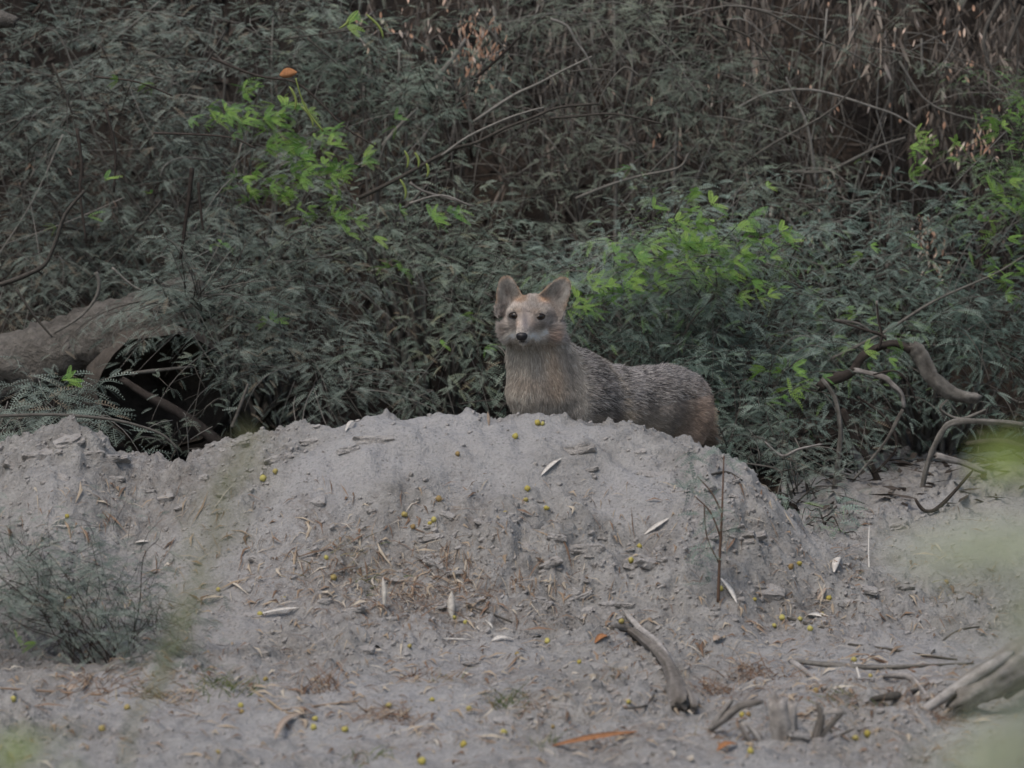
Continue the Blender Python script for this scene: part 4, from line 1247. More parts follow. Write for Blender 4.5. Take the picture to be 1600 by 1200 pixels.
# ------------------------------------------------------------------ dry grass tufts and litter
def tuft(u, v, w, h, mat, label, nb=45, group=None, lie=.5):
    p = hit(u, v)
    mb = MB()
    for _ in range(nb):
        b = p + np.array([random.gauss(0, px(w) * .28), random.gauss(0, px(w) * .3), 0])
        b[2] = gz(b[0], b[1]) - .002
        L = px(h) * random.uniform(.4, 1.25)
        an = random.uniform(0, 6.28)
        d = np.array([math.cos(an) * lie * 1.4, math.sin(an) * lie * 1.4, 1.0]); d /= np.linalg.norm(d)
        bend = rvec() * .5; bend[2] = -abs(bend[2]) * lie * 1.8
        V = []
        sdv = np.cross(d, rvec()); sdv /= np.linalg.norm(sdv)
        for i in range(4):
            t = i / 3
            c = b + d * L * t + bend * L * t * t
            c[2] = max(c[2], b[2] + .002)
            ww = .0013 * (1 - t * .8)
            V += [c - sdv * ww, c + sdv * ww]
        mb.add(V, [(0, 1, 3, 2), (2, 3, 5, 4), (4, 5, 7, 6)], random.random())
    o = link('grass_tuft', mb.mesh('grass_tuft', mat, True, p), None, p)
    tag(o, label, 'grass tuft', group)
for q in ((505, 1078, 60, 42, M_RUST, 'upright rusty dry grass tuft on the soil at the lower left', 70, None, .5), (350, 1072, 90, 40, M_GRASSG, 'olive green grass tuft at the foot of the dark low shrub', 110, None, .7),
          (240, 1090, 110, 50, M_STRAW, 'wide yellowish straw tuft left of the olive green tuft', 90, None, .9), (590, 1120, 70, 36, M_RUST, 'spread rusty grass tuft beside yellow fruits near the bottom', 60, None, .9),
          (630, 1130, 60, 28, M_RUST, 'low rusty grass tuft right of the spread one near the bottom', 45, None, .9), (790, 1100, 60, 34, M_GRASSG, 'small green grass tuft below the middle of the mound', 60, None, .6),
          (830, 1112, 60, 26, M_RUST, 'sparse reddish grass tuft beside the small green tuft', 40, None, .8), (700, 1060, 60, 30, M_STRAW, 'pale straw tuft on the flat soil below the wedge leaf', 40, None, .8),
          (640, 1060, 50, 26, M_RUST, 'short rusty tuft left of the pale straw tuft', 35, None, .8), (650, 940, 90, 36, M_RUST, 'broad rusty grass patch between the two upright leaves', 90, None, .8),
          (760, 925, 90, 34, M_RUST, 'rusty grass patch right of the upright lance-shaped leaf', 80, None, .8), (560, 868, 80, 30, M_STRAW, 'thin straw tuft at mid height on the left mound face', 60, None, .9),
          (690, 880, 60, 36, M_RUST, 'reddish grass tuft on the mound face above the upright leaf', 60, None, .7), (480, 880, 70, 28, M_STRAW, 'pale matted straw on the left mound face', 50, None, .9),
          (580, 900, 60, 28, M_GRASSG, 'olive tinted matted grass above the narrow upright leaf', 50, None, .9), (1175, 1062, 80, 48, M_RUST, 'rusty dry grass clump between the forked branch and the stump', 100, None, .7),
          (1120, 1085, 60, 30, M_RUST, 'low rusty clump left of the rusty dry grass clump', 50, None, .8), (1345, 1110, 90, 34, M_STRAW, 'straw coloured grass in front of the dark flat bark piece', 80, None, .8),
          (1420, 1100, 60, 30, M_RUST, 'rusty grass against the end of the thick grey log', 60, None, .8), (1480, 1132, 80, 26, M_RUST, 'rusty litter and grass under the thick grey log', 60, None, .9),
          (1130, 1150, 60, 26, M_STRAW, 'straw tuft under the left splinters of the stump', 45, None, .9), (940, 1055, 60, 30, M_STRAW, 'pale tuft left of the forked dead branch', 45, None, .8),
          (960, 1160, 70, 22, M_RUST, 'reddish sprouts along the broad orange-brown pod', 50, None, .7), (575, 1185, 60, 24, M_GRASSG, 'green sprouts at the bottom edge left of the middle', 45, None, .6),
          (1310, 1085, 50, 24, M_GRASSG, 'few olive blades between the stump and the bleached straw', 30, None, .7), (850, 1170, 30, 22, M_GRASSG, 'small green sprout left end of the orange-brown pod', 20, None, .4),
          (150, 1070, 80, 40, M_RUST, 'rusty dry stems under the dark low shrub', 60, None, .8), (1480, 930, 90, 24, M_STRAW, 'sparse straw on the flat soil right of the mound', 50, None, .9),
          (1330, 890, 60, 22, M_STRAW, 'sparse pale grass at the right toe of the mound', 30, None, .9), (1500, 880, 60, 20, M_RUST, 'sparse reddish grass at the right edge behind the pale leaves', 40, None, .9),
          (745, 760, 40, 14, M_STRAW, 'few thin straws on the smooth part of the mound face', 10, None, .9), (960, 1010, 40, 20, M_RUST, 'rusty blades at the top end of the forked branch', 30, None, .8)):
    tuft(*q)

def litter():
    mb = MB()
    g = random.Random(12)
    n = 0
    while n < 3800:
        if g.random() < .5:
            c = g.choice(((520, 870, 130, 40), (740, 920, 130, 30), (600, 930, 90, 25), (600, 1110, 180, 50), (1180, 1060, 90, 40), (1400, 1100, 130, 50), (250, 1060, 200, 40), (850, 1100, 150, 50), (1250, 960, 120, 40)))
            u, v = g.gauss(c[0], c[2]), g.gauss(c[1], c[3])
        else:
            u, v = g.uniform(0, 1600), g.uniform(760, 1199)
        if v > 1199 or not 0 < u < 1600 or v < 700: n += 1; continue
        Y0 = None
        p = hit(u, v) if n % 4 == 0 or True else None
        n += 1
        if p[1] > 12.3: continue
        L = g.uniform(.008, .05) * (1 if g.random() < .8 else 2.0); w = g.uniform(.0006, .0016) if g.random() < .8 else g.uniform(.002, .005)
        an = g.uniform(0, 6.28)
        d = np.array([math.cos(an), math.sin(an), 0]) * L * .5
        sdv = np.array([-math.sin(an), math.cos(an), 0]) * w
        a, b = p - d, p + d
        a[2] = gz(a[0], a[1]) + .003; b[2] = gz(b[0], b[1]) + .003; m = (a + b) / 2 + np.array([0, 0, .003 + g.uniform(0, .004)]) + sdv * g.uniform(-3, 3)
        upv = np.array([0, 0, w])
        V = [a, m - sdv, m + sdv, b, m + upv]
        mb.add(V, [(0, 1, 4), (1, 3, 4), (3, 2, 4), (2, 0, 4)], g.random())
    o = link('dry_litter', mb.mesh('dry_litter', M_LITTER, False))
    tag(o, 'short dry stalks and leaf bits strewn over the soil', 'litter', kind='stuff')
M_LITTER = attr_mat('dry_litter', [(0, (.10, .07, .05)), (.3, (.20, .13, .09)), (.6, (.30, .23, .16)), (.9, (.42, .36, .28)), (1, (.5, .45, .38))], .9, .1)
litter()

# leaf litter on the slope behind, under the shrubs
def back_litter():
    V, Q, Aa = [], [], []
    g = np.random.default_rng(4)
    n = 0
    for _ in range(5000):
        x, y = g.uniform(-2.2, 2.4), g.uniform(12.3, 16.5)
        if -1.25 < x < -.75 and y < 14.2: continue
        z = gz(x, y) + g.uniform(.002, .03)
        an = g.uniform(0, 6.28); L = g.uniform(.015, .05); w = g.uniform(.004, .012)
        d = np.array([math.cos(an), math.sin(an), g.uniform(-.3, .3)]) * L; s = np.array([-math.sin(an), math.cos(an), g.uniform(-.5, .5)]) * w
        c = np.array([x, y, z])
        V += [c - d, c + s, c + d, c - s]; Q.append((n, n + 1, n + 2, n + 3)); n += 4; Aa += [g.random() * .45] * 4
    me = bpy.data.meshes.new('leaf_litter'); fast_mesh(me, np.array(V), np.array(Q))
    me.attributes.new('v', 'FLOAT', 'POINT').data.foreach_set('value', np.array(Aa, np.float32))
    me.materials.append(M_DRYLEAF)
    tag(link('leaf_litter', me), 'dark dry leaves covering the ground under the shrubs', 'litter', kind='stuff')
back_litter()

# ------------------------------------------------------------------ the jackal
def build_jackal():
    HC = P(829, 492, 11.93)
    ax_b = np.array([P(1068, 632, 12.42)[0] - P(895, 612, 12.10)[0], .32]); ax_b /= np.linalg.norm(ax_b)
    lat = np.array([ax_b[1], -ax_b[0], 0])      # towards the near flank
    prims = []
    def cone(a, b, ra, rb, k=.02): prims.append(('c', np.array(a, float), np.array(b, float), ra, rb, k))
    def ell(c, r, k=.02, rot=0.0): prims.append(('e', np.array(c, float), np.array(r, float), rot, k))
    def H(dx, f, dz): return HC + np.array([dx, -f, dz + f * .165]) / 1000.
    # torso
    T = [(P(872, 618, 12.06), .088), (P(902, 614, 12.10), .093), (P(955, 632, 12.20), .094), (P(1010, 632, 12.30), .092), (P(1040, 628, 12.38), .089), (P(1062, 629, 12.43), .085)]
    for (a, ra), (b, rb) in zip(T[:-1], T[1:]): cone(a, b, ra, rb, .03)
    # neck and chest
    cone(P(833, 520, 11.99), P(848, 606, 12.02), .068, .088, .035)
    cone(P(845, 560, 12.02), P(905, 600, 12.12), .070, .075, .035)
    cone(P(838, 612, 11.98), P(845, 650, 12.03), .070, .055, .03)
    # head
    ell(H(2, 0, 0), (.055, .070, .050), .02)
    ell(H(-5, 32, -2), (.046, .042, .036), .02)
    ell(H(-44, -2, -32), (.033, .042, .034), .02)
    ell(H(36, -4, -32), (.040, .042, .038), .02)
    ell(H(0, -8, -50), (.062, .05, .035), .02)
    cone(H(-10, 44, -22), H(-22, 108, -53), .0255, .0135, .013)
    cone(H(-10, 40, -48), H(-21, 94, -74), .023, .0105, .012)
    # brows
    ell(H(-45, 46, 2), (.016, .016, .010), .012); ell(H(24, 46, 1), (.016, .016, .010), .012)
    # legs
    def leg(pts, rs):
        for i in range(len(pts) - 1): cone(pts[i], pts[i + 1], rs[i], rs[i + 1], .018)
    sh = P(868, 640, 12.06); hp = P(1050, 648, 12.42)
    fw = -np.array([ax_b[0], ax_b[1], 0])
    for sgn in (1, -1):
        s0 = sh + lat * .052 * sgn
        st = .03 if sgn > 0 else -.02
        ft = np.array([s0[0], s0[1], 0]) + fw * (.02 + st); g = gz(ft[0], ft[1])
        el_ = s0 + np.array([0, 0, -.09]) - fw * .025
        wr = np.array([ft[0], ft[1], g + .085]) - fw * .01
        leg([s0, el_, wr, np.array([ft[0], ft[1], g + .022])], [.050, .030, .017, .017])
        ell(np.array([ft[0], ft[1], g + .017]) + fw * .018, (.021, .024, .017), .01)
        h0 = hp + lat * .045 * sgn
        kn = h0 + fw * .055 + np.array([0, 0, -.115])
        hk = h0 - fw * .065 + np.array([0, 0, -.20])
        ft = np.array([hk[0], hk[1], 0]) + fw * (.035 + st); g = gz(ft[0], ft[1])
        leg([h0, kn, hk, np.array([ft[0], ft[1], g + .022])], [.072, .048, .021, .017])
        ell(np.array([ft[0], ft[1], g + .017]) + fw * .018, (.020, .026, .016), .01)
    # tail
    tl = [P(1078, 622, 12.50), P(1094, 650, 12.53), P(1098, 700, 12.53), P(1096, 755, 12.52), P(1094, 790, 12.52)]
    leg(tl, [.026, .026, .032, .034, .014])
    # ---- ears as thin cups that face the camera
    def ear(sgn, base, tip, wid):
        return dict(b=base, t=tip, w=wid, s=sgn)
    ears = [ear(-1, H(-52, 0, 22), H(-66, 2, 101), .036), ear(1, H(47, -4, 20), H(95, -2, 96), .039)]

    vs = .0038
    lo = np.array([HC[0] - .14, 11.75, -.03]); hi = np.array([P(1135, 640, 12.6)[0] + .03, 12.72, HC[2] + .15])
    n = np.ceil((hi - lo) / vs).astype(int)
    D = np.full(n, .5, np.float32)
    def block(c0, c1):
        a = np.clip(((c0 - lo) / vs).astype(int), 0, n - 1); b = np.clip(((c1 - lo) / vs).astype(int) + 2, 1, n)
        sl = tuple(slice(a[i], b[i]) for i in range(3))
        g = np.meshgrid(*[lo[i] + vs * np.arange(a[i], b[i]) for i in range(3)], indexing='ij')
        return sl, np.stack(g, -1).astype(np.float32)
    def smin(a, b, k):
        h = np.clip(.5 + .5 * (b - a) / k, 0, 1)
        return b * (1 - h) + a * h - k * h * (1 - h)
    for p in prims:
        if p[0] == 'c':
            _, a, b, ra, rb, k = p
            m = max(ra, rb) + k + .02
            sl, X = block(np.minimum(a, b) - m, np.maximum(a, b) + m)
            ab = b - a; t = np.clip(((X - a) @ ab) / (ab @ ab), 0, 1)
            d = np.linalg.norm(X - (a + t[..., None] * ab), axis=-1) - (ra + (rb - ra) * t)
        else:
            _, c, r, rot, k = p
            m = r + k + .02
            sl, X = block(c - m, c + m)
            q = (X - c) / r
            l = np.linalg.norm(q, axis=-1); l2 = np.linalg.norm(q / r, axis=-1) + 1e-6
            d = l * (l - 1) / l2
        D[sl] = smin(D[sl], d, k)
    for e in ears:
        b, t = e['b'], e['t']
        axv = t - b; L = np.linalg.norm(axv); axv /= L
        sdv = np.cross(axv, [0, -1.0, 0]); sdv /= np.linalg.norm(sdv)       # lateral
        fwv = np.cross(sdv, axv); 
        if fwv[1] > 0: fwv = -fwv
        sl, X = block(np.minimum(b, t) - .06, np.maximum(b, t) + .06)
        q = X - b
        h = (q @ axv) / L; s = q @ sdv; f = q @ fwv
        hw = e['w'] * (1.12 - .55 * np.clip(h, 0, 1)) * np.sqrt(np.clip(1 - np.clip(h, 0, 1) ** 5, 0, 1))
        # the shell bends forward towards its rims
        shell = .020 * (s / e['w']) ** 2 - .012 * (1 - np.clip(h, 0, 1))
        th = .0036 + .006 * np.clip(.35 - h, 0, 1)
        d = np.maximum(np.maximum(np.abs(s) - hw, np.abs(f - shell) - th), np.maximum((h - 1) * L, (-.25 - h) * L))
        D[sl] = smin(D[sl], d.astype(np.float32), .008)
        e.update(ax=axv, sd=sdv, fw=fwv, L=L)
    # ---- surface nets
    ins = D < 0
    nx, ny, nz = D.shape
    c = np.zeros((nx - 1, ny - 1, nz - 1), np.int8)
    for i in (0, 1):
        for j in (0, 1):
            for k in (0, 1):
                c += ins[i:nx - 1 + i, j:ny - 1 + j, k:nz - 1 + k]
    act = (c > 0) & (c < 8)
    ids = np.full(act.shape, -1, np.int64); cells = np.argwhere(act); ids[act] = np.arange(len(cells))
    acc = np.zeros((len(cells), 3)); cnt = np.zeros(len(cells))
    cor = [(i, j, k) for i in (0, 1) for j in (0, 1) for k in (0, 1)]
    for a in cor:
        for ax in range(3):
            if a[ax]: continue
            b = list(a); b[ax] = 1
            da = D[cells[:, 0] + a[0], cells[:, 1] + a[1], cells[:, 2] + a[2]]; db = D[cells[:, 0] + b[0], cells[:, 1] + b[1], cells[:, 2] + b[2]]
            m = (da < 0) != (db < 0)
            t = np.where(m, da / (da - db + 1e-12), 0)
            pt = np.array(a, float)[None] + t[:, None] * (np.array(b) - np.array(a))[None]
            acc[m] += pt[m]; cnt[m] += 1
    V = lo + vs * (cells + acc / cnt[:, None])
    Q = []
    for ax in range(3):
        u, w = [(1, 2), (2, 0), (0, 1)][ax]
        s0 = [slice(1, -1)] * 3; s0[ax] = slice(0, -1)
        s1 = list(s0); s1[ax] = slice(1, None)
        A0 = ins[tuple(s0)]; A1 = ins[tuple(s1)]
        e = np.argwhere(A0 != A1)
        off = np.array([1, 1, 1]); off[ax] = 0
        e0 = e + off
        inside_first = A0[tuple(e.T)]
        def gid(du, dw):
            q = e0.copy(); q[:, u] -= du; q[:, w] -= dw
            return ids[tuple(q.T)]
        a, b, cc, d = gid(1, 1), gid(0, 1), gid(0, 0), gid(1, 0)
        quad = np.stack([a, b, cc, d], 1)
        quad[~inside_first] = quad[~inside_first][:, ::-1]
        Q.append(quad)
    Q = np.concatenate(Q)
    Q = Q[(Q >= 0).all(1)]
    # light smoothing
    E = np.concatenate([Q[:, [0, 1]], Q[:, [1, 2]], Q[:, [2, 3]], Q[:, [3, 0]]])
    for _ in range(3):
        s = np.zeros_like(V); w = np.zeros(len(V))
        np.add.at(s, E[:, 0], V[E[:, 1]]); np.add.at(w, E[:, 0], 1)
        np.add.at(s, E[:, 1], V[E[:, 0]]); np.add.at(w, E[:, 1], 1)
        V = V * .5 + .5 * s / np.maximum(w, 1)[:, None]
    fn = np.cross(V[Q[:, 2]] - V[Q[:, 0]], V[Q[:, 3]] - V[Q[:, 1]])
    N = np.zeros_like(V)
    for k in range(4): np.add.at(N, Q[:, k], fn)
    N /= np.linalg.norm(N, axis=1)[:, None] + 1e-12

    # ---- coat colour
    def coat(p):
        """fur colour (linear) at points p on the animal; regions named by anatomy"""
        q = p - HC
        dx, f, dz = q[:, 0] * 1000, -q[:, 1] * 1000, q[:, 2] * 1000 + q[:, 1] * 165
        # height above the ground and distance along the trunk
        z = p[:, 2]
        along = (p[:, 0] - sh[0]) * ax_b[0] + (p[:, 1] - sh[1]) * ax_b[1]
        nz = fbm(p[:, 0] * 18 + p[:, 1] * 5, p[:, 2] * 18 - p[:, 1] * 9, 400, 3)
        nf = fbm(p[:, 0] * 60 + p[:, 1] * 20, p[:, 2] * 26, 410, 3)
        C = np.tile(np.array([.235, .205, .175]), (len(p), 1))
        def mixto(w, col):
            w = np.clip(w, 0, 1)[:, None]
            return C * (1 - w) + np.array(col) * w
        body = sstep(-.02, .05, along) 
        topz = .43 - .015 * along
        saddle = body * sstep(.10, .02, topz - z + .03 * nz - .05)
        C = mixto(body * .9, (.17, .145, .12))
        C = mixto(body * sstep(.14, .02, topz - z + .02 * nz), (.155, .143, .138))
        C = mixto(body * sstep(.0, .3, nz) * sstep(.18, .05, topz - z) * .7, (.06, .055, .052))
        C = mixto(body * sstep(.1, .45, -nz) * sstep(.18, .02, topz - z) * .45, (.24, .22, .205))
        # dark oblique shoulder band and pale band behind it
        sb_ = along - (.11 + (z - .36) * -.25)
        C = mixto(np.exp(-((sb_ - .0) / .016) ** 2) * body * sstep(.22, .28, z) * .75, (.07, .062, .058))
        C = mixto(np.exp(-((sb_ - .045) / .02) ** 2) * body * sstep(.2, .3, z) * .55, (.26, .22, .17))
        # flank near the thigh dark, thighs and legs rufous
        C = mixto(np.exp(-((along - .36) / .035) ** 2) * sstep(.42, .36, z) * sstep(.2, .3, z) * .5, (.08, .07, .065))
        C = mixto(sstep(.34, .47, along) * sstep(.39, .28, z + .015 * nz) * .85, (.19, .14, .108))
        C = mixto(sstep(.30, .24, z) * sstep(.10, .04, along) * .85, (.23, .165, .12))
        C = mixto(sstep(.22, .17, z) * .9, (.27, .17, .11))
        C = mixto(sstep(.20, .24, z) * sstep(.29, .25, z) * sstep(.08, .12, along) * sstep(.33, .28, along) * .6, (.30, .25, .20))
        # neck and chest: pale grey-buff in front, orange along the side
        neck = sstep(.06, -.01, along) * sstep(.26, .30, z) * (dz < -50)
        C = mixto(neck * .8, (.225, .205, .177))
        C = mixto(neck * np.clip(nz, 0, 1) * .5, (.15, .13, .11))
        side = dx - (45 - (dz + 60) * .12)
        C = mixto(.45 * np.exp(-((side - 6) / 26) ** 2) * sstep(-60, -100, dz) * sstep(-250, -190, dz) * (along < .09) * .7, (.31, .205, .125))
        C = mixto(np.exp(-((side - 48) / 22) ** 2) * sstep(-70, -120, dz) * (along < .1) * .5, (.14, .125, .11))
        C = mixto(np.exp(-((dz + 185) / 22) ** 2 - ((dx - 10) / 60) ** 2) * .6, (.15, .12, .095))
        # head
        hd = sstep(-75, -55, dz) * (f > -75)
        C = np.where((hd > .5)[:, None], mixto(np.full(len(p), .95), (.215, .192, .172)), C)
        def g(x, zz, sx, sz): return np.exp(-((dx - x) / sx) ** 2 - ((dz - zz) / sz) ** 2)
        front = sstep(0, 25, f)
        C = mixto(g(-2, 32, 36, 24) * front * .8, (.235, .212, .19))
        C = mixto(g(-28, 40, 16, 12) * .8 * (f > -20), (.28, .165, .095)); C = mixto(g(34, 38, 18, 12) * .8 * (f > -20), (.28, .165, .095))
        C = mixto(g(-11, -2, 16, 22) * front * .5, (.22, .18, .16))
        C = mixto((g(-32, 4, 12, 8) + g(12, 3, 12, 8)) * front * .6, (.24, .185, .145))
        C = mixto((g(-50, 8, 13, 6) + g(30, 7, 14, 6)) * front * .45, (.29, .255, .215))          # pale brow spots
        C = mixto((g(-72, -4, 11, 10) + g(56, -2, 14, 12)) * .8, (.085, .072, .063))
        C = mixto((g(-43, -5, 15, 7) + g(24, -8, 15, 7)) * front * .5, (.08, .065, .055))            # dark behind the eye
        C = mixto((g(-70, 5, 9, 30) + g(66, 0, 10, 30)) * .4, (.13, .11, .10))
        C = mixto(g(-15, -22, 8, 26) * (f > 30) * .85, (.105, .095, .098))                         # grey bridge of the nose
        C = mixto((g(-34, -27, 8, 14) + g(5, -27, 9, 15)) * (f > 25) * .4, (.24, .165, .125))
        C = mixto((g(-60, -42, 8, 14) + g(26, -34, 14, 10)) * .75, (.10, .08, .068))              # dark cheek streaks
        C = mixto((g(-46, -54, 14, 9) + g(8, -58, 20, 8) + g(32, -46, 12, 8)) * .95, (.47, .44, .40))    # white lips
        C = mixto(g(-22, -82, 22, 9) * (f > 40) * .6, (.36, .33, .30))
        C = mixto(g(-22, -74, 14, 3.5) * (f > 60) * 1.2, (.03, .028, .028))                        # mouth
        C = mixto(g(55, -52, 14, 16) * .5, (.30, .17, .11))
        for e in ears:
            qq = p - e['b']; h = (qq @ e['ax']) / e['L']; s = (qq @ e['sd']) / e['w']; ff = qq @ e['fw']
            isr = sstep(.12, .38, h + .25 * np.clip(np.abs(s) - .6, 0, 1)) * (h < 1.2) * (1 - sstep(.98, 1.25, np.abs(s))) * (np.abs(qq @ e['fw']) < .05)
            rim = np.clip(np.sqrt((h / 1.0) ** 6 + s ** 2), 0, 1.3)
            back = ff < (.020 * s ** 2 - .012 * (1 - np.clip(h, 0, 1)))
            inner = np.array([.20, .185, .165]); rimc = np.array([.205, .155, .115]); dk = np.array([.085, .07, .062])
            col = inner[None] * (1 - sstep(.55, .95, rim))[:, None] + rimc[None] * sstep(.55, .95, rim)[:, None]
            dd = np.exp(-((s * (1 if e['s'] < 0 else -1) + .05) / .24) ** 2 - ((h - .45) / .3) ** 2) * .75
            dd = np.maximum(dd, np.exp(-((h - .12) / .12) ** 2) * .5)
            col = col * (1 - dd[:, None]) + dk[None] * dd[:, None]
            col = np.where(back[:, None], np.array([.26, .17, .11])[None], col)
            C = C * (1 - isr[:, None]) + col * isr[:, None]
        # tail darker towards the tip
        tl_ = (along > .575) & (z < .39)
        C = np.where(tl_[:, None], np.array([.24, .18, .135]) * (1 - .75 * sstep(.25, .15, z))[:, None], C)
        C = C * (1 + .2 * nf)[:, None] * np.where(C.max(1, keepdims=True) < .07, 1.0, 1.75)
        return np.clip(C, .012, .78), body, neck, hd

    foot = np.array([P(960, 800, 12.2)[0], 12.2, gz(P(960, 800, 12.2)[0], 12.2)])
    root = link('jackal', None, None, foot)
    tag(root, 'grey-backed golden jackal standing behind the mound with its face turned to the viewer', 'jackal')
    m, nt, bs = newmat('jackal_coat')
    at = node(nt, 'ShaderNodeAttribute', attribute_name='col'); nt.links.new(at.outputs['Color'], bs.inputs['Base Color'])
    bs.inputs['Roughness'].default_value = .95; bs.inputs['Specular IOR Level'].default_value = .08
    me = bpy.data.meshes.new('body'); fast_mesh(me, V - foot, Q)
    Cc, _, _, _ = coat(V)
    me.attributes.new('col', 'FLOAT_COLOR', 'POINT').data.foreach_set('color', np.concatenate([Cc * .9, np.ones((len(Cc), 1))], 1).astype(np.float32).reshape(-1))
    me.materials.append(m)
    body_o = link('body', me, root)
    # ---- fur
    g = np.random.default_rng(21)
    fa = np.linalg.norm(fn, axis=1)
    ctr = V[Q].mean(1)
    cd = ctr - HC
    headf = (cd[:, 2] > -.075) & (np.abs(cd[:, 0]) < .13) & (ctr[:, 1] < 12.03)
    wgt = fa * np.where(headf, 3.2, 1.0) * np.where(ctr[:, 2] < .18, .3, 1.0)
    NH = 120000
    pick = g.choice(len(Q), NH, p=wgt / wgt.sum())
    ra, rb = g.random(NH), g.random(NH)
    qv = V[Q[pick]]
    pos = (qv[:, 0] * (1 - ra)[:, None] + qv[:, 1] * ra[:, None]) * (1 - rb)[:, None] + (qv[:, 3] * (1 - ra)[:, None] + qv[:, 2] * ra[:, None]) * rb[:, None]
    nr = N[Q[pick, 0]]
    col, bodyw, neckw, hdw = coat(pos)
    hf = headf[pick]
    # lie of the coat: backwards along the body, down on the neck, outwards on the face
    flow = np.tile(np.array([ax_b[0], ax_b[1], -.45]), (NH, 1))
    isneck = (bodyw < .4) & ~hf
    flow[isneck] = [.12, .15, -1.0]
    nose = H(-22, 110, -50)
    away = pos - nose
    away[:, 1] *= .5
    away /= np.linalg.norm(away, axis=1)[:, None] + 1e-9
    flow[hf] = away[hf]
    earmask = np.zeros(NH, bool)
    for e in ears:
        qq = pos - e['b']; h = (qq @ e['ax']) / e['L']
        mk = (h > .10) & (h < 1.3) & (np.abs(qq @ e['sd']) < e['w'] * 1.3) & hf
        flow[mk] = e['ax'] * .9 + e['sd'] * np.sign(qq[mk] @ e['sd'])[:, None] * .3
        earmask |= mk
    flow /= np.linalg.norm(flow, axis=1)[:, None]
    flow = flow - nr * (flow * nr).sum(1)[:, None] * .85
    cheek = hf & (np.abs(pos[:, 0] - HC[0] + .003) > .048) & ~earmask & (pos[:, 2] < HC[2] - .022)
    ln = np.where(hf, .0090, .018); ln = np.where(cheek, .023, ln); ln = np.where(earmask, .0055, ln); ln = np.where(isneck, .016, ln); ln = np.where(pos[:, 2] < .2, .009, ln)
    tailm = (pos[:, 1] > 12.5) & (pos[:, 0] > P(1090, 640, 12.5)[0]); ln = np.where(tailm, .030, ln)
    df = np.linalg.norm(pos - nose, axis=1)
    ln = np.where(df < .06, .004, ln)
    ln = ln * g.uniform(.6, 1.35, NH)
    lift = np.where(hf, .35, .38)
    d0 = flow + nr * (lift * 1.6)[:, None] + g.normal(0, .14, (NH, 3))
    d1 = flow + nr * (lift * .5)[:, None] + g.normal(0, .16, (NH, 3))
    d0 /= np.linalg.norm(d0, axis=1)[:, None]; d1 /= np.linalg.norm(d1, axis=1)[:, None]
    ck = pos * 34
    wob = np.stack([noise(ck[:, 0] + ck[:, 1], ck[:, 2], 501), noise(ck[:, 0] - ck[:, 1], ck[:, 2], 502), noise(ck[:, 1] + ck[:, 2], ck[:, 0], 503)], 1)
    amp_ = np.where(hf, .15, .28)[:, None]
    d0 = d0 + wob * amp_ * .5; d1 = d1 + wob * amp_ * 1.3
    d0 /= np.linalg.norm(d0, axis=1)[:, None]; d1 /= np.linalg.norm(d1, axis=1)[:, None]
    p0 = pos - nr * .001; p1 = p0 + d0 * (ln * .45)[:, None]; p2 = p1 + d1 * (ln * .55)[:, None]
    pts = np.stack([p0, p1, p2], 1) - foot
    wob0 = noise(pos[:, 0] * 70 + pos[:, 1] * 30, pos[:, 2] * 60, 511)
    # grizzled guard hairs on the back
    br = g.random(NH)
    griz = (bodyw > .5) & (pos[:, 2] > .33)
    col = col * g.uniform(.75, 1.4, NH)[:, None] * (1 + .25 * wob0)[:, None]
    col[griz & (br < .18)] = [.06, .055, .052]
    col[griz & (br > .76)] = [.52, .48, .44]
    col[~griz & ~hf & (br > .92)] *= 1.5
    hc = bpy.data.hair_curves.new('fur')
    hc.add_curves([3] * NH)
    hc.points.foreach_set('position', pts.astype(np.float32).reshape(-1))
    rad = np.tile(np.array([.00050, .00042, .00012], np.float32), NH)
    ra_ = hc.attributes.get('radius') or hc.attributes.new('radius', 'FLOAT', 'POINT')
    ra_.data.foreach_set('value', rad)
    ca = hc.attributes.new('col', 'FLOAT_COLOR', 'CURVE')
    ca.data.foreach_set('color', np.concatenate([np.clip(col, 0, .7), np.ones((NH, 1))], 1).astype(np.float32).reshape(-1))
    hc.materials.append(m)
    fo = bpy.data.objects.new('fur', hc); COL.objects.link(fo); fo.parent = root; fo['kind'] = 'stuff'

    # ---- eyes, nose
    me_, nte, be = newmat('dark_eye'); be.inputs['Roughness'].default_value = .12; be.inputs['Specular IOR Level'].default_value = .5
    co = node(nte, 'ShaderNodeTexCoord').outputs['Object']
    sx = node(nte, 'ShaderNodeSeparateXYZ'); nte.links.new(co, sx.inputs[0])
    rr = mathn(nte, 'SQRT', mathn(nte, 'ADD', mathn(nte, 'POWER', sx.outputs[0], 2), mathn(nte, 'POWER', sx.outputs[2], 2)))
    rp = ramp(nte, [(.0, (.006, .005, .005)), (.45, (.008, .006, .005)), (.55, (.045, .026, .012)), (.85, (.022, .014, .008)), (.95, (.01, .008, .008))])
    nte.links.new(rr, rp.inputs[0]); nte.links.new(rp.outputs[0], be.inputs['Base Color'])
    def surf(dx, dz):
        """frontmost surface point of the face at this offset"""
        x, z = HC[0] + dx / 1000, HC[2] + dz / 1000
        zz = V[:, 2] - (HC[1] - V[:, 1]) * .165
        m = (np.abs(V[:, 0] - x) < .005) & (np.abs(zz - z) < .005) & (V[:, 1] < HC[1])
        y = V[m][:, 1].min() if m.any() else HC[1] - .06
        return np.array([x, y, z + (HC[1] - y) * .165])
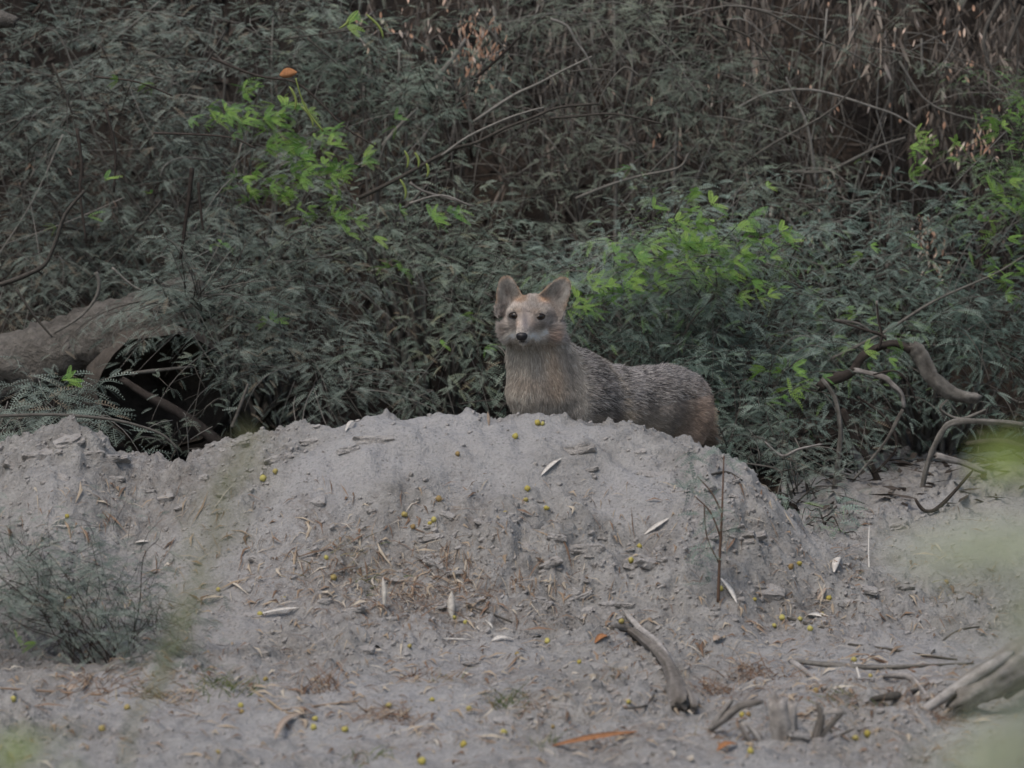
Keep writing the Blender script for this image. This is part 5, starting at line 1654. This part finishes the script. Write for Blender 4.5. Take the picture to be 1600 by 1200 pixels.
    for dx, dz in ((-43, -5), (24, -8)):
        s = surf(dx, dz)
        Vv, Ff = ico(1, 3); mb = MB(); mb.add(Vv, Ff, 0)
        em = mb.mesh('eye', me_)
        o = link('eye', em, root, s - foot + np.array([0, .0048, 0])); o.scale = (.0135, .0078, .0086)
        o.rotation_euler = (0, .12 if dx < 0 else -.12, .25 if dx > 0 else -.35)
        # eyelid rims
        mb = MB()
        ring = [s + np.array([math.cos(t) * .0132, -.0012 + .005 * abs(math.cos(t)), math.sin(t) * .0082]) for t in np.linspace(0, 2 * math.pi, 17)]
        tube(mb, ring, .0014, 5, 0)
        link('eyelid', mb.mesh('eyelid', M_NOSE, True, foot), root)
    s = H(-23, 118, -62)
    Vv, Ff = ico(1, 3, 0)
    k = 1 + .25 * np.maximum(0, Vv[:, 2]); Vv = Vv * np.stack([k, np.ones(len(k)), np.ones(len(k))], 1)
    dent = np.exp(-((np.abs(Vv[:, 0]) - .5) / .2) ** 2 - ((Vv[:, 2] + .1) / .25) ** 2) * (Vv[:, 1] < 0)
    Vv[:, 1] += dent * .3
    mb = MB(); mb.add(Vv, Ff, 0)
    o = link('nose', mb.mesh('nose', M_NOSE), root, s - foot); o.scale = (.0148, .012, .0115)
    # whiskers
    return root
M_NOSE, ntn, bn = newmat('black_nose_leather'); bn.inputs['Base Color'].default_value = (.012, .011, .012, 1); bn.inputs['Roughness'].default_value = .45; bn.inputs['Specular IOR Level'].default_value = .4
build_jackal()

# ------------------------------------------------------------------ out-of-focus plants close to the camera
def near_plant(label, base, sprays, mat, Y, leafL=.03, leafW=.012, name='leafy_plant', n=60, tip=None):
    root = link(name, None, None, (base[0], base[1], gz(*base)))
    tag(root, label, 'plant')
    b = np.array(root.location)
    br = MB(); V, Q, Aa = [], [], []; k = 0
    for (u, v, su, sv, cnt) in sprays:
        c = P(u, v, Y)
        pt, rr = smooth_path([b, b * .5 + c * .5 + np.array([.05, 0, -.12]), c], [.004, .003, .001], 8)
        tube(br, pt, rr, 5, .5)
        for _ in range(cnt):
            p = P(random.gauss(u, su), random.gauss(v, sv), Y + random.gauss(0, .03))
            d = rvec(); s = np.cross(d, rvec()); s /= np.linalg.norm(s)
            L = leafL * random.uniform(.6, 1.2); w = leafW * random.uniform(.6, 1.2) * .5
            m = p + d * L * .5 + np.cross(d, s) * L * .08
            V += [p, m + s * w, p + d * L, m - s * w]; Q.append((k, k + 1, k + 2, k + 3)); k += 4; Aa += [random.random()] * 4
            if _ % 3 == 0: tube(br, [c, c * .4 + p * .6, p], [.0006, .0005, .0003], 3, .5)
    link('stem', br.mesh('stem', M_PLUME, True, b), root)
    me = bpy.data.meshes.new('foliage'); fast_mesh(me, np.array(V), np.array(Q))
    me.attributes.new('v', 'FLOAT', 'POINT').data.foreach_set('value', np.array(Aa, np.float32)); me.materials.append(mat)
    o = link('foliage', me, root); o.location = -b; o['kind'] = 'stuff'
near_plant('blurred pale green leafy plant close by at the right edge', (.52, 2.15), [(1552, 856, 36, 11, 110), (1475, 866, 34, 9, 42), (1612, 965, 18, 24, 45), (1580, 1180, 30, 20, 110), (1615, 1130, 14, 22, 45), (1505, 1200, 32, 10, 30)], M_BLURG, 2.0, .012, .006)
near_plant('blurred yellow-green sprig close by at the right edge, above the pale leafy plant', (.62, 2.3), [(1588, 722, 24, 7, 60)], M_BLURY, 2.3, .014, .006, name='leafy_sprig')
near_plant('blurred yellow and green sprig at the bottom left corner', (-.45, 3.1), [(10, 1185, 22, 12, 22), (60, 1180, 40, 12, 8)], M_BLURY, 2.8, .014, .006, name='leafy_sprig')

# tall grass plume in front, left
def plume():
    Y = 4.2
    b = np.array([P(150, 1400, Y)[0], Y, gz(P(150, 1400, Y)[0], Y)])
    root = link('grass_plume', None, None, b)
    tag(root, 'tall blurred olive grass plume leaning across the left part of the mound', 'grass')
    mb = MB()
    ptsuv = [(388, 680), (372, 740), (345, 800), (330, 860), (300, 930), (268, 1010), (240, 1090), (195, 1220)]
    pts = [P(u, v, Y) for u, v in ptsuv] + [b * .5 + P(195, 1220, Y) * .5, b]
    pt, rr = smooth_path(pts, [.0008, .001, .0012, .0013, .0014, .0016, .0018, .002, .0022, .0025], 5)
    tube(mb, pt, rr, 5, .3)
    link('stem', mb.mesh('stem', M_PLUME, True, b), root)
    V, Q, Aa = [], [], []; k = 0
    for _ in range(520):
        t = random.random(); i = t * 6; j = int(i); fr_ = i - j
        u = ptsuv[j][0] * (1 - fr_) + ptsuv[j + 1][0] * fr_; v = ptsuv[j][1] * (1 - fr_) + ptsuv[j + 1][1] * fr_
        p = P(u + random.gauss(0, 12 + 16 * math.sin(t * 3.1)), v + random.gauss(0, 8), Y + random.gauss(0, .012))
        d = np.array([.3, 0, .9]) + rvec() * .7; d /= np.linalg.norm(d); s = np.cross(d, rvec()); s /= np.linalg.norm(s)
        L = random.uniform(.006, .014); w = .0012
        V += [p, p + d * L * .5 + s * w, p + d * L, p + d * L * .5 - s * w]; Q.append((k, k + 1, k + 2, k + 3)); k += 4; Aa += [random.random()] * 4
    me = bpy.data.meshes.new('seeds'); fast_mesh(me, np.array(V), np.array(Q))
    me.attributes.new('v', 'FLOAT', 'POINT').data.foreach_set('value', np.array(Aa, np.float32)); me.materials.append(M_PLUME)
    o = link('seeds', me, root); o.location = -b; o['kind'] = 'stuff'
plume()
# orange dead leaf on a green stalk, high in the left shrub
b0 = P(500, 200, 12.6)
mb = MB(); branch_uv(mb, [(505, 205), (482, 175), (470, 150), (462, 122)], 12.4, 2.0, 5)
stalk = link('green_stalk', mb.mesh('green_stalk', M_PODG, True, P(505, 205, 12.4)), A, P(505, 205, 12.4) - np.array(A.location))
o = blade('dead_leaf', None, None, P(437, 118, 12.3), P(464, 113, 12.3), px(16, 12.3), M_DEADOR if 'M_DEADOR' in globals() else M_ORANGE, .3, 0, up=True)
o.parent = A; o.location = Vector(o.location) - A.location
o['label'] = 'curled orange dead leaf on a green stalk'
